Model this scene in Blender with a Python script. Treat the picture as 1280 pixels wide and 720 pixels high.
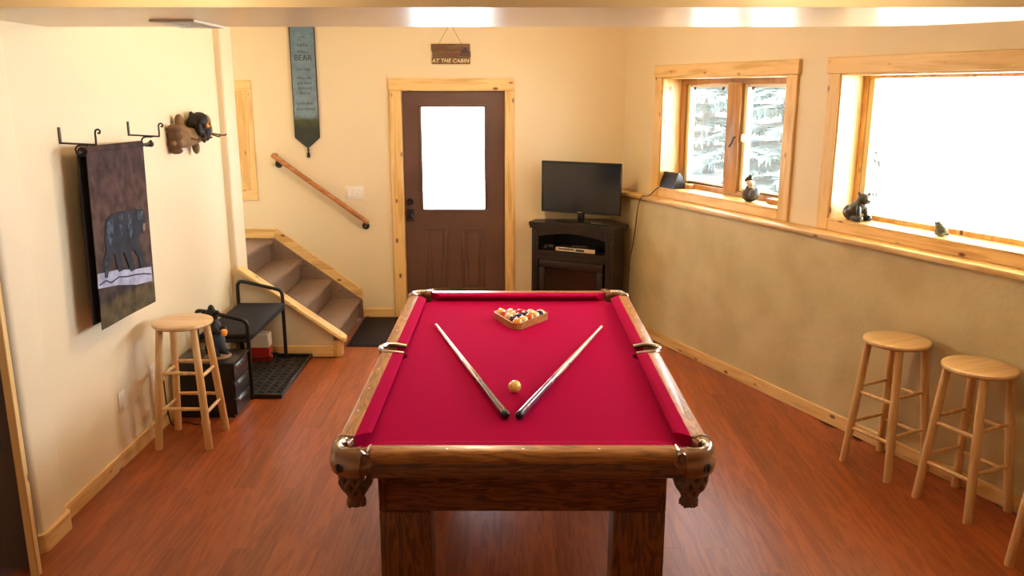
import bpy, bmesh, math, random
from mathutils import Vector, Matrix, Euler
random.seed(7)
PI = math.pi
scene = bpy.context.scene
for _o in list(bpy.data.objects): bpy.data.objects.remove(_o)
col = scene.collection

# ------------------------------------------------------------------ camera
cam_d = bpy.data.cameras.new('camera'); cam = bpy.data.objects.new('camera', cam_d); col.objects.link(cam)
cam_d.sensor_width = 36.0; cam_d.lens = 36.0 * 1047.5 / 1280.0; cam_d.clip_end = 300
cam.location = (0, 0, 2.044); cam.rotation_euler = (PI/2 - 0.2323, 0, 0)
scene.camera = cam
# ------------------------------------------------------------------ world, sun, exposure
SKY = 10.5; SUN = 18.0
w = bpy.data.worlds.new('hazy_sky'); scene.world = w; w.use_nodes = True
bg = w.node_tree.nodes['Background']; bg.inputs[0].default_value = (0.80, 0.905, 1.0, 1); bg.inputs[1].default_value = SKY
sd = bpy.data.lights.new('sun', 'SUN'); sd.energy = SUN; sd.angle = 0.01; sd.color = (1, .95, .86)
so = bpy.data.objects.new('sun', sd); col.objects.link(so)
so.rotation_euler = Vector((.45, .5, -1)).to_track_quat('-Z', 'Y').to_euler()
vs = scene.view_settings
vs.view_transform = 'Standard'; vs.look = 'None'; vs.exposure = 1.36; vs.gamma = 1.0; vs.use_curve_mapping = False
cy = scene.cycles
cy.use_denoising = True; cy.max_bounces = 12; cy.diffuse_bounces = 8; cy.glossy_bounces = 6; cy.transparent_max_bounces = 16
cy.sample_clamp_indirect = 12.0; cy.caustics_reflective = False; cy.caustics_refractive = False

# ------------------------------------------------------------------ materials
MATS = {}
def nodes(name):
    m = bpy.data.materials.new(name); m.use_nodes = True; MATS[name] = m
    nt = m.node_tree; b = nt.nodes['Principled BSDF']
    return m, nt, b
def c4(c): return (c[0], c[1], c[2], 1)
def plain(name, color, rough=.5, metal=0, spec=.5, bump=0, bscale=80, var=0, vscale=6, coat=0, color2=None):
    m, nt, b = nodes(name); L = nt.links
    b.inputs['Base Color'].default_value = c4(color); b.inputs['Roughness'].default_value = rough
    b.inputs['Metallic'].default_value = metal; b.inputs['Specular IOR Level'].default_value = spec
    b.inputs['Coat Weight'].default_value = coat
    tc = nt.nodes.new('ShaderNodeTexCoord')
    if var or color2:
        n = nt.nodes.new('ShaderNodeTexNoise'); n.inputs['Scale'].default_value = vscale; n.inputs['Detail'].default_value = 5
        L.new(tc.outputs['Object'], n.inputs['Vector'])
        r = nt.nodes.new('ShaderNodeValToRGB'); L.new(n.outputs['Fac'], r.inputs[0])
        c2 = color2 or tuple(x * (1 - var) for x in color)
        r.color_ramp.elements[0].position = .35; r.color_ramp.elements[0].color = c4(c2)
        r.color_ramp.elements[1].position = .65; r.color_ramp.elements[1].color = c4(color)
        L.new(r.outputs[0], b.inputs['Base Color'])
    if bump:
        n2 = nt.nodes.new('ShaderNodeTexNoise'); n2.inputs['Scale'].default_value = bscale; n2.inputs['Detail'].default_value = 3
        L.new(tc.outputs['Object'], n2.inputs['Vector'])
        bp = nt.nodes.new('ShaderNodeBump'); bp.inputs['Strength'].default_value = bump; bp.inputs['Distance'].default_value = .004
        L.new(n2.outputs['Fac'], bp.inputs['Height']); L.new(bp.outputs[0], b.inputs['Normal'])
    return m
def wood(name, light, dark, axis='x', rough=.4, grain=1.0, stretch=14, scale=9, knots=False, rnd=0, coat=0, knotcol=(.16,.05,.015)):
    m, nt, b = nodes(name); L = nt.links; N = nt.nodes.new
    tc = N('ShaderNodeTexCoord'); oi = N('ShaderNodeObjectInfo')
    add = N('ShaderNodeVectorMath'); add.operation = 'MULTIPLY_ADD'
    cmb = N('ShaderNodeCombineXYZ')
    for i in range(3): L.new(oi.outputs['Random'], cmb.inputs[i])
    L.new(cmb.outputs[0], add.inputs[0]); add.inputs[1].default_value = (13, 17, 11); L.new(tc.outputs['Object'], add.inputs[2])
    mp = N('ShaderNodeMapping'); L.new(add.outputs[0], mp.inputs['Vector'])
    s = [scale * 1.0] * 3; s['xyz'.index(axis)] = scale / stretch
    mp.inputs['Scale'].default_value = s
    n1 = N('ShaderNodeTexNoise'); n1.inputs['Scale'].default_value = 1.6; n1.inputs['Detail'].default_value = 6; n1.inputs['Distortion'].default_value = .8
    L.new(mp.outputs[0], n1.inputs['Vector'])
    wv = N('ShaderNodeMath'); wv.operation = 'SINE'
    mul = N('ShaderNodeMath'); mul.operation = 'MULTIPLY'; mul.inputs[1].default_value = 34 * grain
    L.new(n1.outputs['Fac'], mul.inputs[0]); L.new(mul.outputs[0], wv.inputs[0])
    n2 = N('ShaderNodeTexNoise'); n2.inputs['Scale'].default_value = 9; n2.inputs['Detail'].default_value = 4; L.new(mp.outputs[0], n2.inputs['Vector'])
    mx = N('ShaderNodeMath'); mx.operation = 'MULTIPLY_ADD'; mx.inputs[1].default_value = .28; L.new(wv.outputs[0], mx.inputs[0]); L.new(n2.outputs['Fac'], mx.inputs[2])
    r = N('ShaderNodeValToRGB'); L.new(mx.outputs[0], r.inputs[0])
    r.color_ramp.elements[0].position = .22; r.color_ramp.elements[0].color = c4(dark)
    r.color_ramp.elements[1].position = .72; r.color_ramp.elements[1].color = c4(light)
    out = r.outputs[0]
    if knots:
        mp2 = N('ShaderNodeMapping'); L.new(add.outputs[0], mp2.inputs['Vector'])
        s2 = [11.0] * 3; s2['xyz'.index(axis)] = 5.5; mp2.inputs['Scale'].default_value = s2
        v = N('ShaderNodeTexVoronoi'); v.inputs['Scale'].default_value = 1.0; L.new(mp2.outputs[0], v.inputs['Vector'])
        rk = N('ShaderNodeValToRGB'); L.new(v.outputs['Distance'], rk.inputs[0])
        rk.color_ramp.elements[0].position = .07; rk.color_ramp.elements[0].color = (1, 1, 1, 1)
        rk.color_ramp.elements[1].position = .17; rk.color_ramp.elements[1].color = (0, 0, 0, 1)
        mk = N('ShaderNodeMixRGB'); L.new(rk.outputs[0], mk.inputs[0]); L.new(out, mk.inputs[1]); mk.inputs[2].default_value = c4(knotcol)
        out = mk.outputs[0]
    if rnd:
        hsv = N('ShaderNodeHueSaturation'); L.new(out, hsv.inputs['Color'])
        mr = N('ShaderNodeMapRange'); L.new(oi.outputs['Random'], mr.inputs[0]); mr.inputs[3].default_value = 1 - rnd; mr.inputs[4].default_value = 1 + rnd
        L.new(mr.outputs[0], hsv.inputs['Value']); out = hsv.outputs[0]
    L.new(out, b.inputs['Base Color']); b.inputs['Roughness'].default_value = rough; b.inputs['Coat Weight'].default_value = coat; b.inputs['Coat Roughness'].default_value = .12
    return m
def glass(name, tint=(1, 1, 1), haze=0.0):
    m = bpy.data.materials.new(name); m.use_nodes = True; MATS[name] = m; nt = m.node_tree
    for n in list(nt.nodes): nt.nodes.remove(n)
    o = nt.nodes.new('ShaderNodeOutputMaterial'); t = nt.nodes.new('ShaderNodeBsdfTransparent'); g = nt.nodes.new('ShaderNodeBsdfGlossy')
    t.inputs[0].default_value = c4(tint); g.inputs['Roughness'].default_value = .02
    lw = nt.nodes.new('ShaderNodeLayerWeight'); lw.inputs[0].default_value = .5
    pw = nt.nodes.new('ShaderNodeMath'); pw.operation = 'POWER'; nt.links.new(lw.outputs['Facing'], pw.inputs[0]); pw.inputs[1].default_value = 5
    f = nt.nodes.new('ShaderNodeMath'); f.operation = 'MULTIPLY_ADD'; nt.links.new(pw.outputs[0], f.inputs[0]); f.inputs[1].default_value = .9; f.inputs[2].default_value = .04
    mx = nt.nodes.new('ShaderNodeMixShader'); nt.links.new(f.outputs[0], mx.inputs[0]); nt.links.new(t.outputs[0], mx.inputs[1]); nt.links.new(g.outputs[0], mx.inputs[2])
    out = mx.outputs[0]
    if haze:   # glare put into the glass: a translucent share pales the view
        tl = nt.nodes.new('ShaderNodeBsdfTranslucent'); tl.inputs[0].default_value = (.95, .97, .96, 1)
        m2 = nt.nodes.new('ShaderNodeMixShader'); m2.inputs[0].default_value = haze
        nt.links.new(out, m2.inputs[1]); nt.links.new(tl.outputs[0], m2.inputs[2]); out = m2.outputs[0]
    nt.links.new(out, o.inputs[0]); return m

WALL = (.77, .655, .455)
plain('wall', WALL, .55, bump=.25, bscale=55)
plain('beam', (.74, .60, .38), .28, bump=.12, bscale=40)
plain('ceiling', (.74, .60, .38), .6, bump=.2, bscale=60)
plain('foundation', (.61, .51, .29), .7, bump=.5, bscale=30, vscale=3.2, color2=(.51, .41, .215))
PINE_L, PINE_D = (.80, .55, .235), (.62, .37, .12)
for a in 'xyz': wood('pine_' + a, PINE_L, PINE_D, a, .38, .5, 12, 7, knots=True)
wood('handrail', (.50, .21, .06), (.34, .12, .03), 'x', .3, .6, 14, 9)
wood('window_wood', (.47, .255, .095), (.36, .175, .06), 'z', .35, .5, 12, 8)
OAK_L, OAK_D = (.235, .094, .027), (.10, .036, .010)
for a in 'xyz': wood('oak_' + a, OAK_L, OAK_D, a, .36, 1.3, 9, 13, coat=.1)
for a in 'xy': wood('oak_rail_' + a, (.47, .215, .058), (.27, .105, .027), a, .32, 1.3, 9, 13, coat=.15)
wood('birch', (.74, .50, .24), (.62, .37, .15), 'z', .35, .5, 10, 10, coat=.2)
wood('birch_seat', (.76, .52, .26), (.66, .41, .18), 'x', .3, .5, 10, 8, coat=.3)
wood('floor_plank', (.345, .084, .020), (.245, .054, .013), 'y', .36, .8, 13, 13, rnd=.15)
plain('subfloor', (.22, .05, .018), .3)
plain('carpet', (.30, .205, .145), .95, bump=.9, bscale=260, vscale=130, color2=(.17, .11, .08), spec=.1)
plain('door_brown', (.135, .072, .056), .42, bump=.1, bscale=120, vscale=3, color2=(.11, .056, .045))
plain('dark_door', (.10, .075, .065), .5)
plain('black_metal', (.012, .011, .012), .35)
plain('bronze', (.02, .016, .016), .35, metal=.5)
plain('iron', (.05, .035, .03), .5, metal=.3)
plain('black_fabric', (.028, .025, .03), .85, bump=.4, bscale=300, spec=.2)
plain('black_plastic', (.014, .013, .014), .3)
plain('tv_screen', (.012, .012, .016), .12, spec=.6)
plain('tv_bezel', (.012, .011, .012), .25)
wood('espresso', (.022, .014, .011), (.013, .008, .007), 'z', .4, .6, 10, 8)
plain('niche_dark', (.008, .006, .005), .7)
plain('silver', (.62, .58, .48), .35, metal=.4)
plain('chrome', (.75, .72, .68), .18, metal=1)
plain('white_plastic', (.82, .78, .72), .35)
plain('felt', (.41, .002, .060), .95, bump=.35, bscale=420, vscale=180, color2=(.34, .0015, .047), spec=.03)
plain('leather', (.27, .12, .05), .25, bump=.25, bscale=70, coat=.5)
plain('leather_dark', (.19, .10, .055), .35, bump=.3, bscale=90)
plain('pocket_black', (.012, .009, .008), .7)
plain('fringe', (.20, .10, .05), .7)
plain('emblem', (.03, .025, .03), .4)
wood('maple', (.80, .62, .42), (.68, .48, .28), 'z', .25, .5, 14, 30, coat=.4)
plain('cue_brown', (.13, .055, .05), .18, coat=.6)
plain('cue_violet', (.20, .12, .22), .14, metal=.35, coat=.6)
plain('rubber', (.012, .012, .013), .4)
plain('cue_tip', (.55, .6, .7), .6)
plain('mat_dark', (.030, .022, .020), .95, bump=.6, bscale=200, spec=.1)
plain('tray_mat', (.022, .019, .019), .6, bump=.9, bscale=90)
plain('red_box', (.45, .02, .02), .5); plain('white_box', (.75, .70, .62), .6)
plain('cream_vinyl', (.72, .66, .42), .5); plain('olive_vinyl', (.33, .28, .13), .5)
plain('bear_black', (.011, .0095, .009), .5, bump=.6, bscale=90, vscale=30, color2=(.018, .014, .012), spec=.3)
plain('bear_tan', (.55, .28, .10), .6); plain('bear_orange', (.85, .33, .05), .5)
plain('bear_bluewear', (.05, .06, .10), .7)
plain('statue_base', (.28, .17, .10), .7)
plain('bark', (.25, .15, .06), .8, bump=1, bscale=30, vscale=14, color2=(.15, .08, .03))
plain('bark_end', (.15, .08, .04), .75, bump=.8, bscale=40)
plain('figurine_bear', (.075, .075, .055), .3, vscale=30, color2=(.035, .03, .028))
plain('figurine_green', (.13, .14, .07), .4, vscale=40, color2=(.08, .085, .06))
plain('goose_brown', (.10, .07, .045), .6, vscale=40, color2=(.06, .04, .03)); plain('goose_grey', (.10, .13, .16), .5)
plain('goose_white', (.70, .58, .42), .6); plain('goose_black', (.02, .016, .016), .5)
plain('string', (.28, .16, .07), .8)
wood('sign_wood', (.21, .125, .06), (.14, .078, .038), 'x', .7, .6, 8, 20)
plain('sign_letters', (.85, .72, .40), .6); plain('sign_red', (.22, .045, .04), .7); plain('sign_cabin', (.06, .035, .035), .7)
plain('ink', (.045, .022, .03), .8)
plain('tassel', (.035, .022, .02), .8); plain('banner_edge', (.05, .03, .035), .85)
plain('vent_white', (.72, .68, .55), .5); plain('vent_dark', (.10, .095, .07), .6)
plain('trunk', (.05, .04, .03), .9); plain('needles', (.050, .076, .070), .85, vscale=3, color2=(.032, .050, .047), spec=.1)
plain('ground', (.78, .76, .70), .95); plain('gravel', (.74, .72, .68), .95)
plain('fire_glass', (.015, .010, .008), .12)
plain('lamp_metal', (.25, .2, .15), .4, metal=.8)
m, nt, b = nodes('lamp_glass'); b.inputs['Base Color'].default_value = (.9, .85, .75, 1)
b.inputs['Emission Color'].default_value = (1, .72, .38, 1); b.inputs['Emission Strength'].default_value = 1.5
glass('pane', haze=.016)  # veil of glare mixed in to wash out the trees
glass('door_pane')
# printed fabrics (flat print): colour bands by height with noise
def printed(name, stops, zlo, zhi, amp=.06, scale=14, rough=.85, speck=0):
    m, nt, b = nodes(name); L = nt.links; N = nt.nodes.new
    tc = N('ShaderNodeTexCoord'); sx = N('ShaderNodeSeparateXYZ'); L.new(tc.outputs['Object'], sx.inputs[0])
    n = N('ShaderNodeTexNoise'); n.inputs['Scale'].default_value = scale; n.inputs['Detail'].default_value = 6; L.new(tc.outputs['Object'], n.inputs['Vector'])
    mr = N('ShaderNodeMapRange'); L.new(sx.outputs['Z'], mr.inputs[0]); mr.inputs[1].default_value = zlo; mr.inputs[2].default_value = zhi
    ma = N('ShaderNodeMath'); ma.operation = 'MULTIPLY_ADD'; L.new(n.outputs['Fac'], ma.inputs[0]); ma.inputs[1].default_value = amp; L.new(mr.outputs[0], ma.inputs[2])
    r = N('ShaderNodeValToRGB'); L.new(ma.outputs[0], r.inputs[0]); cr = r.color_ramp
    cr.elements[0].position = stops[0][0]; cr.elements[0].color = c4(stops[0][1])
    cr.elements[1].position = stops[-1][0]; cr.elements[1].color = c4(stops[-1][1])
    for p, c in stops[1:-1]: e = cr.elements.new(p); e.color = c4(c)
    out = r.outputs[0]
    if speck:
        n2 = N('ShaderNodeTexNoise'); n2.inputs['Scale'].default_value = 16; n2.inputs['Detail'].default_value = 6; L.new(tc.outputs['Object'], n2.inputs['Vector'])
        mr2 = N('ShaderNodeMapRange'); L.new(n2.outputs['Fac'], mr2.inputs[0]); mr2.inputs[1].default_value = .3; mr2.inputs[2].default_value = .7; mr2.inputs[3].default_value = 1 - speck; mr2.inputs[4].default_value = 1 + speck
        h = N('ShaderNodeHueSaturation'); L.new(out, h.inputs['Color']); L.new(mr2.outputs[0], h.inputs['Value']); out = h.outputs[0]
    L.new(out, b.inputs['Base Color']); b.inputs['Roughness'].default_value = rough; b.inputs['Specular IOR Level'].default_value = .2
printed('bear_tapestry', [(0, (.075, .06, .03)), (.17, (.09, .068, .036)), (.21, (.05, .036, .04)), (.42, (.07, .045, .036)), (.6, (.085, .05, .042)), (1.0, (.055, .033, .035))], .87, 1.77, .10, 7, speck=.45)
plain('tapestry_bear', (.010, .011, .018), .9, vscale=16, color2=(.022, .028, .045)); plain('tapestry_back', (.020, .014, .016), .9)
plain('tapestry_bear_sheen', (.07, .10, .15), .9, vscale=30, color2=(.012, .015, .025)); plain('tapestry_log', (.42, .45, .62), .9, vscale=14, color2=(.26, .27, .38)); plain('tapestry_crack', (.05, .05, .08), .9)
printed('poem_banner', [(0, (.06, .075, .06)), (.16, (.045, .05, .04)), (.26, (.075, .085, .04)), (.30, (.19, .28, .36)), (1.0, (.145, .235, .315))], 1.55, 2.56, .05, 30, speck=.18)
def striped(name, colr, ivory=(.82, .63, .30)):
    m, nt, b = nodes(name); L = nt.links; N = nt.nodes.new
    tc = N('ShaderNodeTexCoord'); sx = N('ShaderNodeSeparateXYZ'); L.new(tc.outputs['Object'], sx.inputs[0])
    ab = N('ShaderNodeMath'); ab.operation = 'ABSOLUTE'; L.new(sx.outputs['Z'], ab.inputs[0])
    lt = N('ShaderNodeMath'); lt.operation = 'LESS_THAN'; L.new(ab.outputs[0], lt.inputs[0]); lt.inputs[1].default_value = .0145
    mx = N('ShaderNodeMixRGB'); L.new(lt.outputs[0], mx.inputs[0]); mx.inputs[1].default_value = c4(ivory); mx.inputs[2].default_value = c4(colr)
    L.new(mx.outputs[0], b.inputs['Base Color']); b.inputs['Roughness'].default_value = .08; b.inputs['Coat Weight'].default_value = .5

# ------------------------------------------------------------------ mesh helpers
class MB:
    def __init__(s): s.bm = bmesh.new()
    def _add(s, vs, fs):
        v = [s.bm.verts.new(p) for p in vs]
        for f in fs:
            try: s.bm.faces.new([v[i] for i in f])
            except ValueError: pass
        return v
    def box(s, x0, x1, y0, y1, z0, z1, r=0, seg=2, vert_only=False):
        V = [(x, y, z) for z in (z0, z1) for y in (y0, y1) for x in (x0, x1)]
        v = s._add(V, [(0, 2, 3, 1), (4, 5, 7, 6), (0, 1, 5, 4), (1, 3, 7, 5), (3, 2, 6, 7), (2, 0, 4, 6)])
        if r:
            es = {e for q in v for e in q.link_edges}
            if vert_only: es = {e for e in es if abs(e.verts[0].co.z - e.verts[1].co.z) > 1e-6}
            bmesh.ops.bevel(s.bm, geom=list(es), offset=r, segments=seg, affect='EDGES', profile=.5)
        return s
    def tube(s, pts, r, n=8, cap=True, closed=False):
        pts = [Vector(p) for p in pts]; m = len(pts)
        rs = r if isinstance(r, (list, tuple)) else [r] * m
        t0 = (pts[1] - pts[0]).normalized()
        up = Vector((0, 0, 1)) if abs(t0.z) < .9 else Vector((1, 0, 0))
        a = t0.cross(up).normalized(); rings = []
        for i, p in enumerate(pts):
            if closed: t = (pts[(i + 1) % m] - pts[i - 1]).normalized()
            elif i == 0: t = t0
            elif i == m - 1: t = (pts[-1] - pts[-2]).normalized()
            else: t = (pts[i + 1] - pts[i - 1]).normalized()
            a = (a - t * a.dot(t)).normalized(); b = t.cross(a)
            rings.append([s.bm.verts.new(p + (a * math.cos(2 * PI * k / n) + b * math.sin(2 * PI * k / n)) * rs[i]) for k in range(n)])
        for i in range(m if closed else m - 1):
            A, B = rings[i], rings[(i + 1) % m]
            for k in range(n): s.bm.faces.new((A[k], A[(k + 1) % n], B[(k + 1) % n], B[k]))
        if cap and not closed:
            s.bm.faces.new(rings[0][::-1]); s.bm.faces.new(rings[-1])
        return s
    def cyl(s, p0, p1, r0, r1=None, n=16): return s.tube([p0, p1], [r0, r0 if r1 is None else r1], n)
    def lathe(s, prof, n=24, o=(0, 0, 0), closed=False):
        rings = []
        for r, z in prof:
            if r < 1e-6: rings.append([s.bm.verts.new((o[0], o[1], o[2] + z))])
            else: rings.append([s.bm.verts.new((o[0] + r * math.cos(2 * PI * k / n), o[1] + r * math.sin(2 * PI * k / n), o[2] + z)) for k in range(n)])
        R = rings + ([rings[0]] if closed else [])
        for A, B in zip(R, R[1:]):
            for k in range(n):
                f = [A[k % len(A)], A[(k + 1) % len(A)], B[(k + 1) % len(B)], B[k % len(B)]]
                u = []
                for q in f:
                    if q not in u: u.append(q)
                if len(u) > 2:
                    try: s.bm.faces.new(u)
                    except ValueError: pass
        if not closed:
            for rg in (rings[0], rings[-1]):
                if len(rg) > 2:
                    try: s.bm.faces.new(rg)
                    except ValueError: pass
        return s
    def prism(s, poly, a, b, f=lambda u, v, w: (u, v, w)):
        n = len(poly)
        v = s._add([f(u, v, a) for u, v in poly] + [f(u, v, b) for u, v in poly],
                   [tuple(range(n))[::-1], tuple(range(n, 2 * n))] + [(i, (i + 1) % n, n + (i + 1) % n, n + i) for i in range(n)])
        return s
    def loft(s, secs, cap=True, closed=False):
        R = [[s.bm.verts.new(p) for p in q] for q in secs]; n = len(R[0])
        for A, B in zip(R, R[1:] + ([R[0]] if closed else [])):
            for k in range(n): s.bm.faces.new((A[k], A[(k + 1) % n], B[(k + 1) % n], B[k]))
        if cap and not closed: s.bm.faces.new(R[0][::-1]); s.bm.faces.new(R[-1])
        return s
    def ell(s, c, r, rot=(0, 0, 0), seg=16, ring=10):
        M = Matrix.Translation(c) @ Euler(rot).to_matrix().to_4x4() @ Matrix.Diagonal((*((r,) * 3 if not isinstance(r, tuple) else r), 1))
        bmesh.ops.create_uvsphere(s.bm, u_segments=seg, v_segments=ring, radius=1, matrix=M); return s
    def quad(s, a, b, c, d): s._add([a, b, c, d], [(0, 1, 2, 3)]); return s
    def mesh(s, name, smooth=True, angle=40):
        bmesh.ops.recalc_face_normals(s.bm, faces=s.bm.faces)
        me = bpy.data.meshes.new(name); s.bm.to_mesh(me); s.bm.free()
        if smooth:
            for p in me.polygons: p.use_smooth = True
            me.set_sharp_from_angle(angle=math.radians(angle))
        return me
def tag(o, label=None, cat=None, group=None, kind=None):
    if label: o['label'] = label
    if cat: o['category'] = cat
    if group: o['group'] = group
    if kind: o['kind'] = kind
    return o
def obj(name, mb, mat, parent=None, loc=(0, 0, 0), rz=0, label=None, cat=None, group=None, kind=None, angle=40, rot=None):
    me = mb.mesh(name, angle=angle) if isinstance(mb, MB) else mb
    o = bpy.data.objects.new(name, me); col.objects.link(o)
    if mat and not me.materials: me.materials.append(MATS[mat])
    o.location = loc; o.rotation_euler = rot if rot else (0, 0, rz)
    if parent: o.parent = parent
    return tag(o, label, cat, group, kind)
def root(name, loc=(0, 0, 0), rz=0, label=None, cat=None, group=None, kind=None, rot=None):
    o = bpy.data.objects.new(name, None); col.objects.link(o); o.empty_display_size = .1
    o.location = loc; o.rotation_euler = rot if rot else (0, 0, rz)
    return tag(o, label, cat, group, kind)
def B(*a, **k): return MB().box(*a, **k)
def blob(name, parts, mat, voxel, parent=None, loc=(0, 0, 0), rz=0, smooth=4, **k):
    mb = MB()
    for p in parts: mb.ell(*p)
    o = obj(name, mb, mat, parent, loc, rz, angle=180, **k)
    md = o.modifiers.new('remesh', 'REMESH'); md.mode = 'VOXEL'; md.voxel_size = voxel; md.use_smooth_shade = True
    ms = o.modifiers.new('smooth', 'SMOOTH'); ms.iterations = smooth; ms.factor = .5
    return o
def text_mesh(body, size, extrude=.0008, shear=0, align='CENTER', spacing=1, offset=0):
    cu = bpy.data.curves.new('t', 'FONT'); cu.body = body; cu.size = size; cu.extrude = extrude; cu.shear = shear; cu.align_x = align; cu.space_character = spacing; cu.offset = offset
    o = bpy.data.objects.new('t', cu); col.objects.link(o); bpy.context.view_layer.update()
    me = bpy.data.meshes.new_from_object(o.evaluated_get(bpy.context.evaluated_depsgraph_get())); bpy.data.objects.remove(o); bpy.data.curves.remove(cu)
    me.name = 'lettering'; me.materials.clear(); return me

# right wall frame: s along the wall (towards the camera), n outwards, origin at the back corner
RO = Vector((.985, 7.47, 0)); RD = Vector((.408, -.913, 0)); RN = Vector((.913, .408, 0)); RA = math.atan2(-.913, .408)
def RW(s, dep, z): return RO + RD * s + RN * dep + Vector((0, 0, z))
RWK = dict(loc=tuple(RO), rz=RA)
CEIL = 2.78

# ------------------------------------------------------------------ shell
fl = obj('floor', B(-3.5, 6, -2.8, 7.67, -.20, -.012), 'subfloor', kind='structure')
# planks (loose laminate strips running towards the back wall)
PW = .098; U = .2; Y0 = 2.46; pm = {}
def plank_mesh(n):
    if n not in pm:
        mb = MB(); l = n * U / 2 - .0002; wd = PW / 2 - .0002
        mb.box(-wd, wd, -l, l, -.012, 0)
        pm[n] = mb.mesh('plank_%d' % n, smooth=False); pm[n].materials.append(MATS['floor_plank'])
    return pm[n]
nplank = 0
i = 0; x = -2.26
while x < 3.05:
    xc = x + PW / 2
    ymax = 7.46 if xc < .85 else 7.47 - (xc - .853) / .447 + .15
    if xc < -1.40: ymax = 6.36
    if xc < -2.19: ymax = 6.2
    if xc < -2.13: ymin_u = 6
    else: ymin_u = 0
    nu = int((ymax - Y0 + 1e-6) / U) + (1 if xc >= -1.40 and xc < .85 else 0)
    nu = min(nu, 25)
    k = ymin_u; first = random.randint(1, 7)
    while k < nu:
        n = min(first if k == ymin_u else 7, nu - k)
        o = bpy.data.objects.new('plank', plank_mesh(n)); col.objects.link(o); o.parent = fl
        o.location = (xc, Y0 + (k + n / 2) * U, 0); k += n; nplank += 1
    x += PW; i += 1
obj('near_floor', B(-3.2, 6, -2.8, Y0, -.012, 0), 'floor_plank', parent=fl)

def wall_open(mb, a0, a1, z0, z1, opens, y0, y1):
    """box wall along local x with rectangular openings (x0,x1,z0,z1)"""
    xs = sorted({a0, a1, *[o[0] for o in opens], *[o[1] for o in opens]})
    for p, q in zip(xs, xs[1:]):
        op = [o for o in opens if o[0] <= p + 1e-6 and o[1] >= q - 1e-6]
        if not op: mb.box(p, q, y0, y1, z0, z1)
        else:
            o = op[0]
            if o[2] > z0 + 1e-4: mb.box(p, q, y0, y1, z0, o[2])
            if o[3] < z1 - 1e-4: mb.box(p, q, y0, y1, o[3], z1)
    return mb
# back wall: door opening, stair window opening
obj('wall_back', wall_open(MB(), -3.5, 1.0, 0, CEIL, [(-.977, -.05, 0, 2.045), (-3.15, -2.353, 1.175, 2.036)], 7.47, 7.67), 'wall', kind='structure')
# left wall
obj('wall_left', B(-2.30, -2.17, 3.66, 6.33, 0, CEIL), 'wall', kind='structure')
obj('wall_left_stub', MB().box(-2.32, -2.125, 3.42, 3.66, 0, CEIL, r=.035, seg=4, vert_only=True), 'wall', kind='structure')
obj('wall_left_column', MB().box(-2.32, -2.115, 6.33, 6.58, 0, CEIL, r=.02, seg=3, vert_only=True), 'wall', kind='structure')
obj('wall_stairwell_left', B(-3.5, -3.38, 6.2, 7.47, 0, CEIL), 'wall', kind='structure')
obj('wall_stairwell_front', B(-3.5, -2.30, 6.20, 6.33, 0, CEIL), 'wall', kind='structure')
obj('wall_near_return', wall_open(MB(), -3.2, -2.02, 0, CEIL, [(-2.92, -2.02, 0, 2.06)], 3.26, 3.40), 'wall', kind='structure')
obj('wall_hall_end', B(-3.2, -2.31, 3.42, 3.50, 0, CEIL), 'wall', kind='structure')
obj('wall_left_near', B(-3.2, -3.05, -2.8, 3.26, 0, CEIL), 'wall', kind='structure')
obj('wall_behind', B(-3.2, 5.6, -2.8, -2.65, 0, CEIL), 'wall', kind='structure')
# right wall: upper part with windows, lower foundation wall standing proud of it
WIN_Z0, WIN_Z1 = 1.262, 2.14
W1 = (.58, 2.015); W2 = (2.47, 4.75)
obj('wall_right', wall_open(MB(), -.2, 11.2, 1.15, CEIL, [(*W1, WIN_Z0, WIN_Z1), (*W2, WIN_Z0, WIN_Z1)], 0, .24), 'wall', kind='structure', **RWK)
obj('wall_right_foundation', B(-.1, 11.2, -.105, .24, 0, 1.155), 'foundation', kind='structure', **RWK)
t1 = obj('trim_1', B(-.02, 11.2, -.135, .0, 1.155, 1.187, r=.008, seg=2), 'pine_x', kind='structure', **RWK)
obj('baseboard_right', MB().box(.0, 11.2, -.122, -.105, 0, .085, r=.004, seg=1), 'pine_x', kind='structure', **RWK)
# ceilings and the dropped soffit
obj('ceiling', B(-3.5, 6, -2.8, 7.67, CEIL, CEIL + .2), 'ceiling', kind='structure')
pts = [(-3.2, 3.14), (2.55, 3.14), (2.44, 3.32), (2.31, 3.53), (2.166, 3.72), (2.02, 3.88), (1.87, 3.99), (1.68, 4.06), (1.45, 4.09), (-3.2, 4.09)]
pts = [(-2.31, 3.14) if p == (-3.2, 3.14) else (-2.31, 4.09) if p == (-3.2, 4.09) else p for p in pts]
obj('ceiling_soffit', MB().prism(pts, 2.33, CEIL), 'beam', kind='structure', angle=30)
# baseboards
bb = root('baseboard_left', kind='structure')
obj('board', B(-2.17, -2.155, 3.675, 6.30, 0, .088, r=.004, seg=1), 'pine_y', bb)
mb = MB().box(-2.30, -2.105, 3.405, 3.675, 0, .088, r=.045, seg=4, vert_only=True)
obj('board', mb, 'pine_y', bb)
bk = root('baseboard_back', kind='structure')
obj('board', B(-1.365, -1.08, 7.455, 7.47, 0, .088, r=.004, seg=1), 'pine_x', bk)
obj('board', B(.03, .84, 7.455, 7.47, 0, .088, r=.004, seg=1), 'pine_x', bk)

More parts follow.
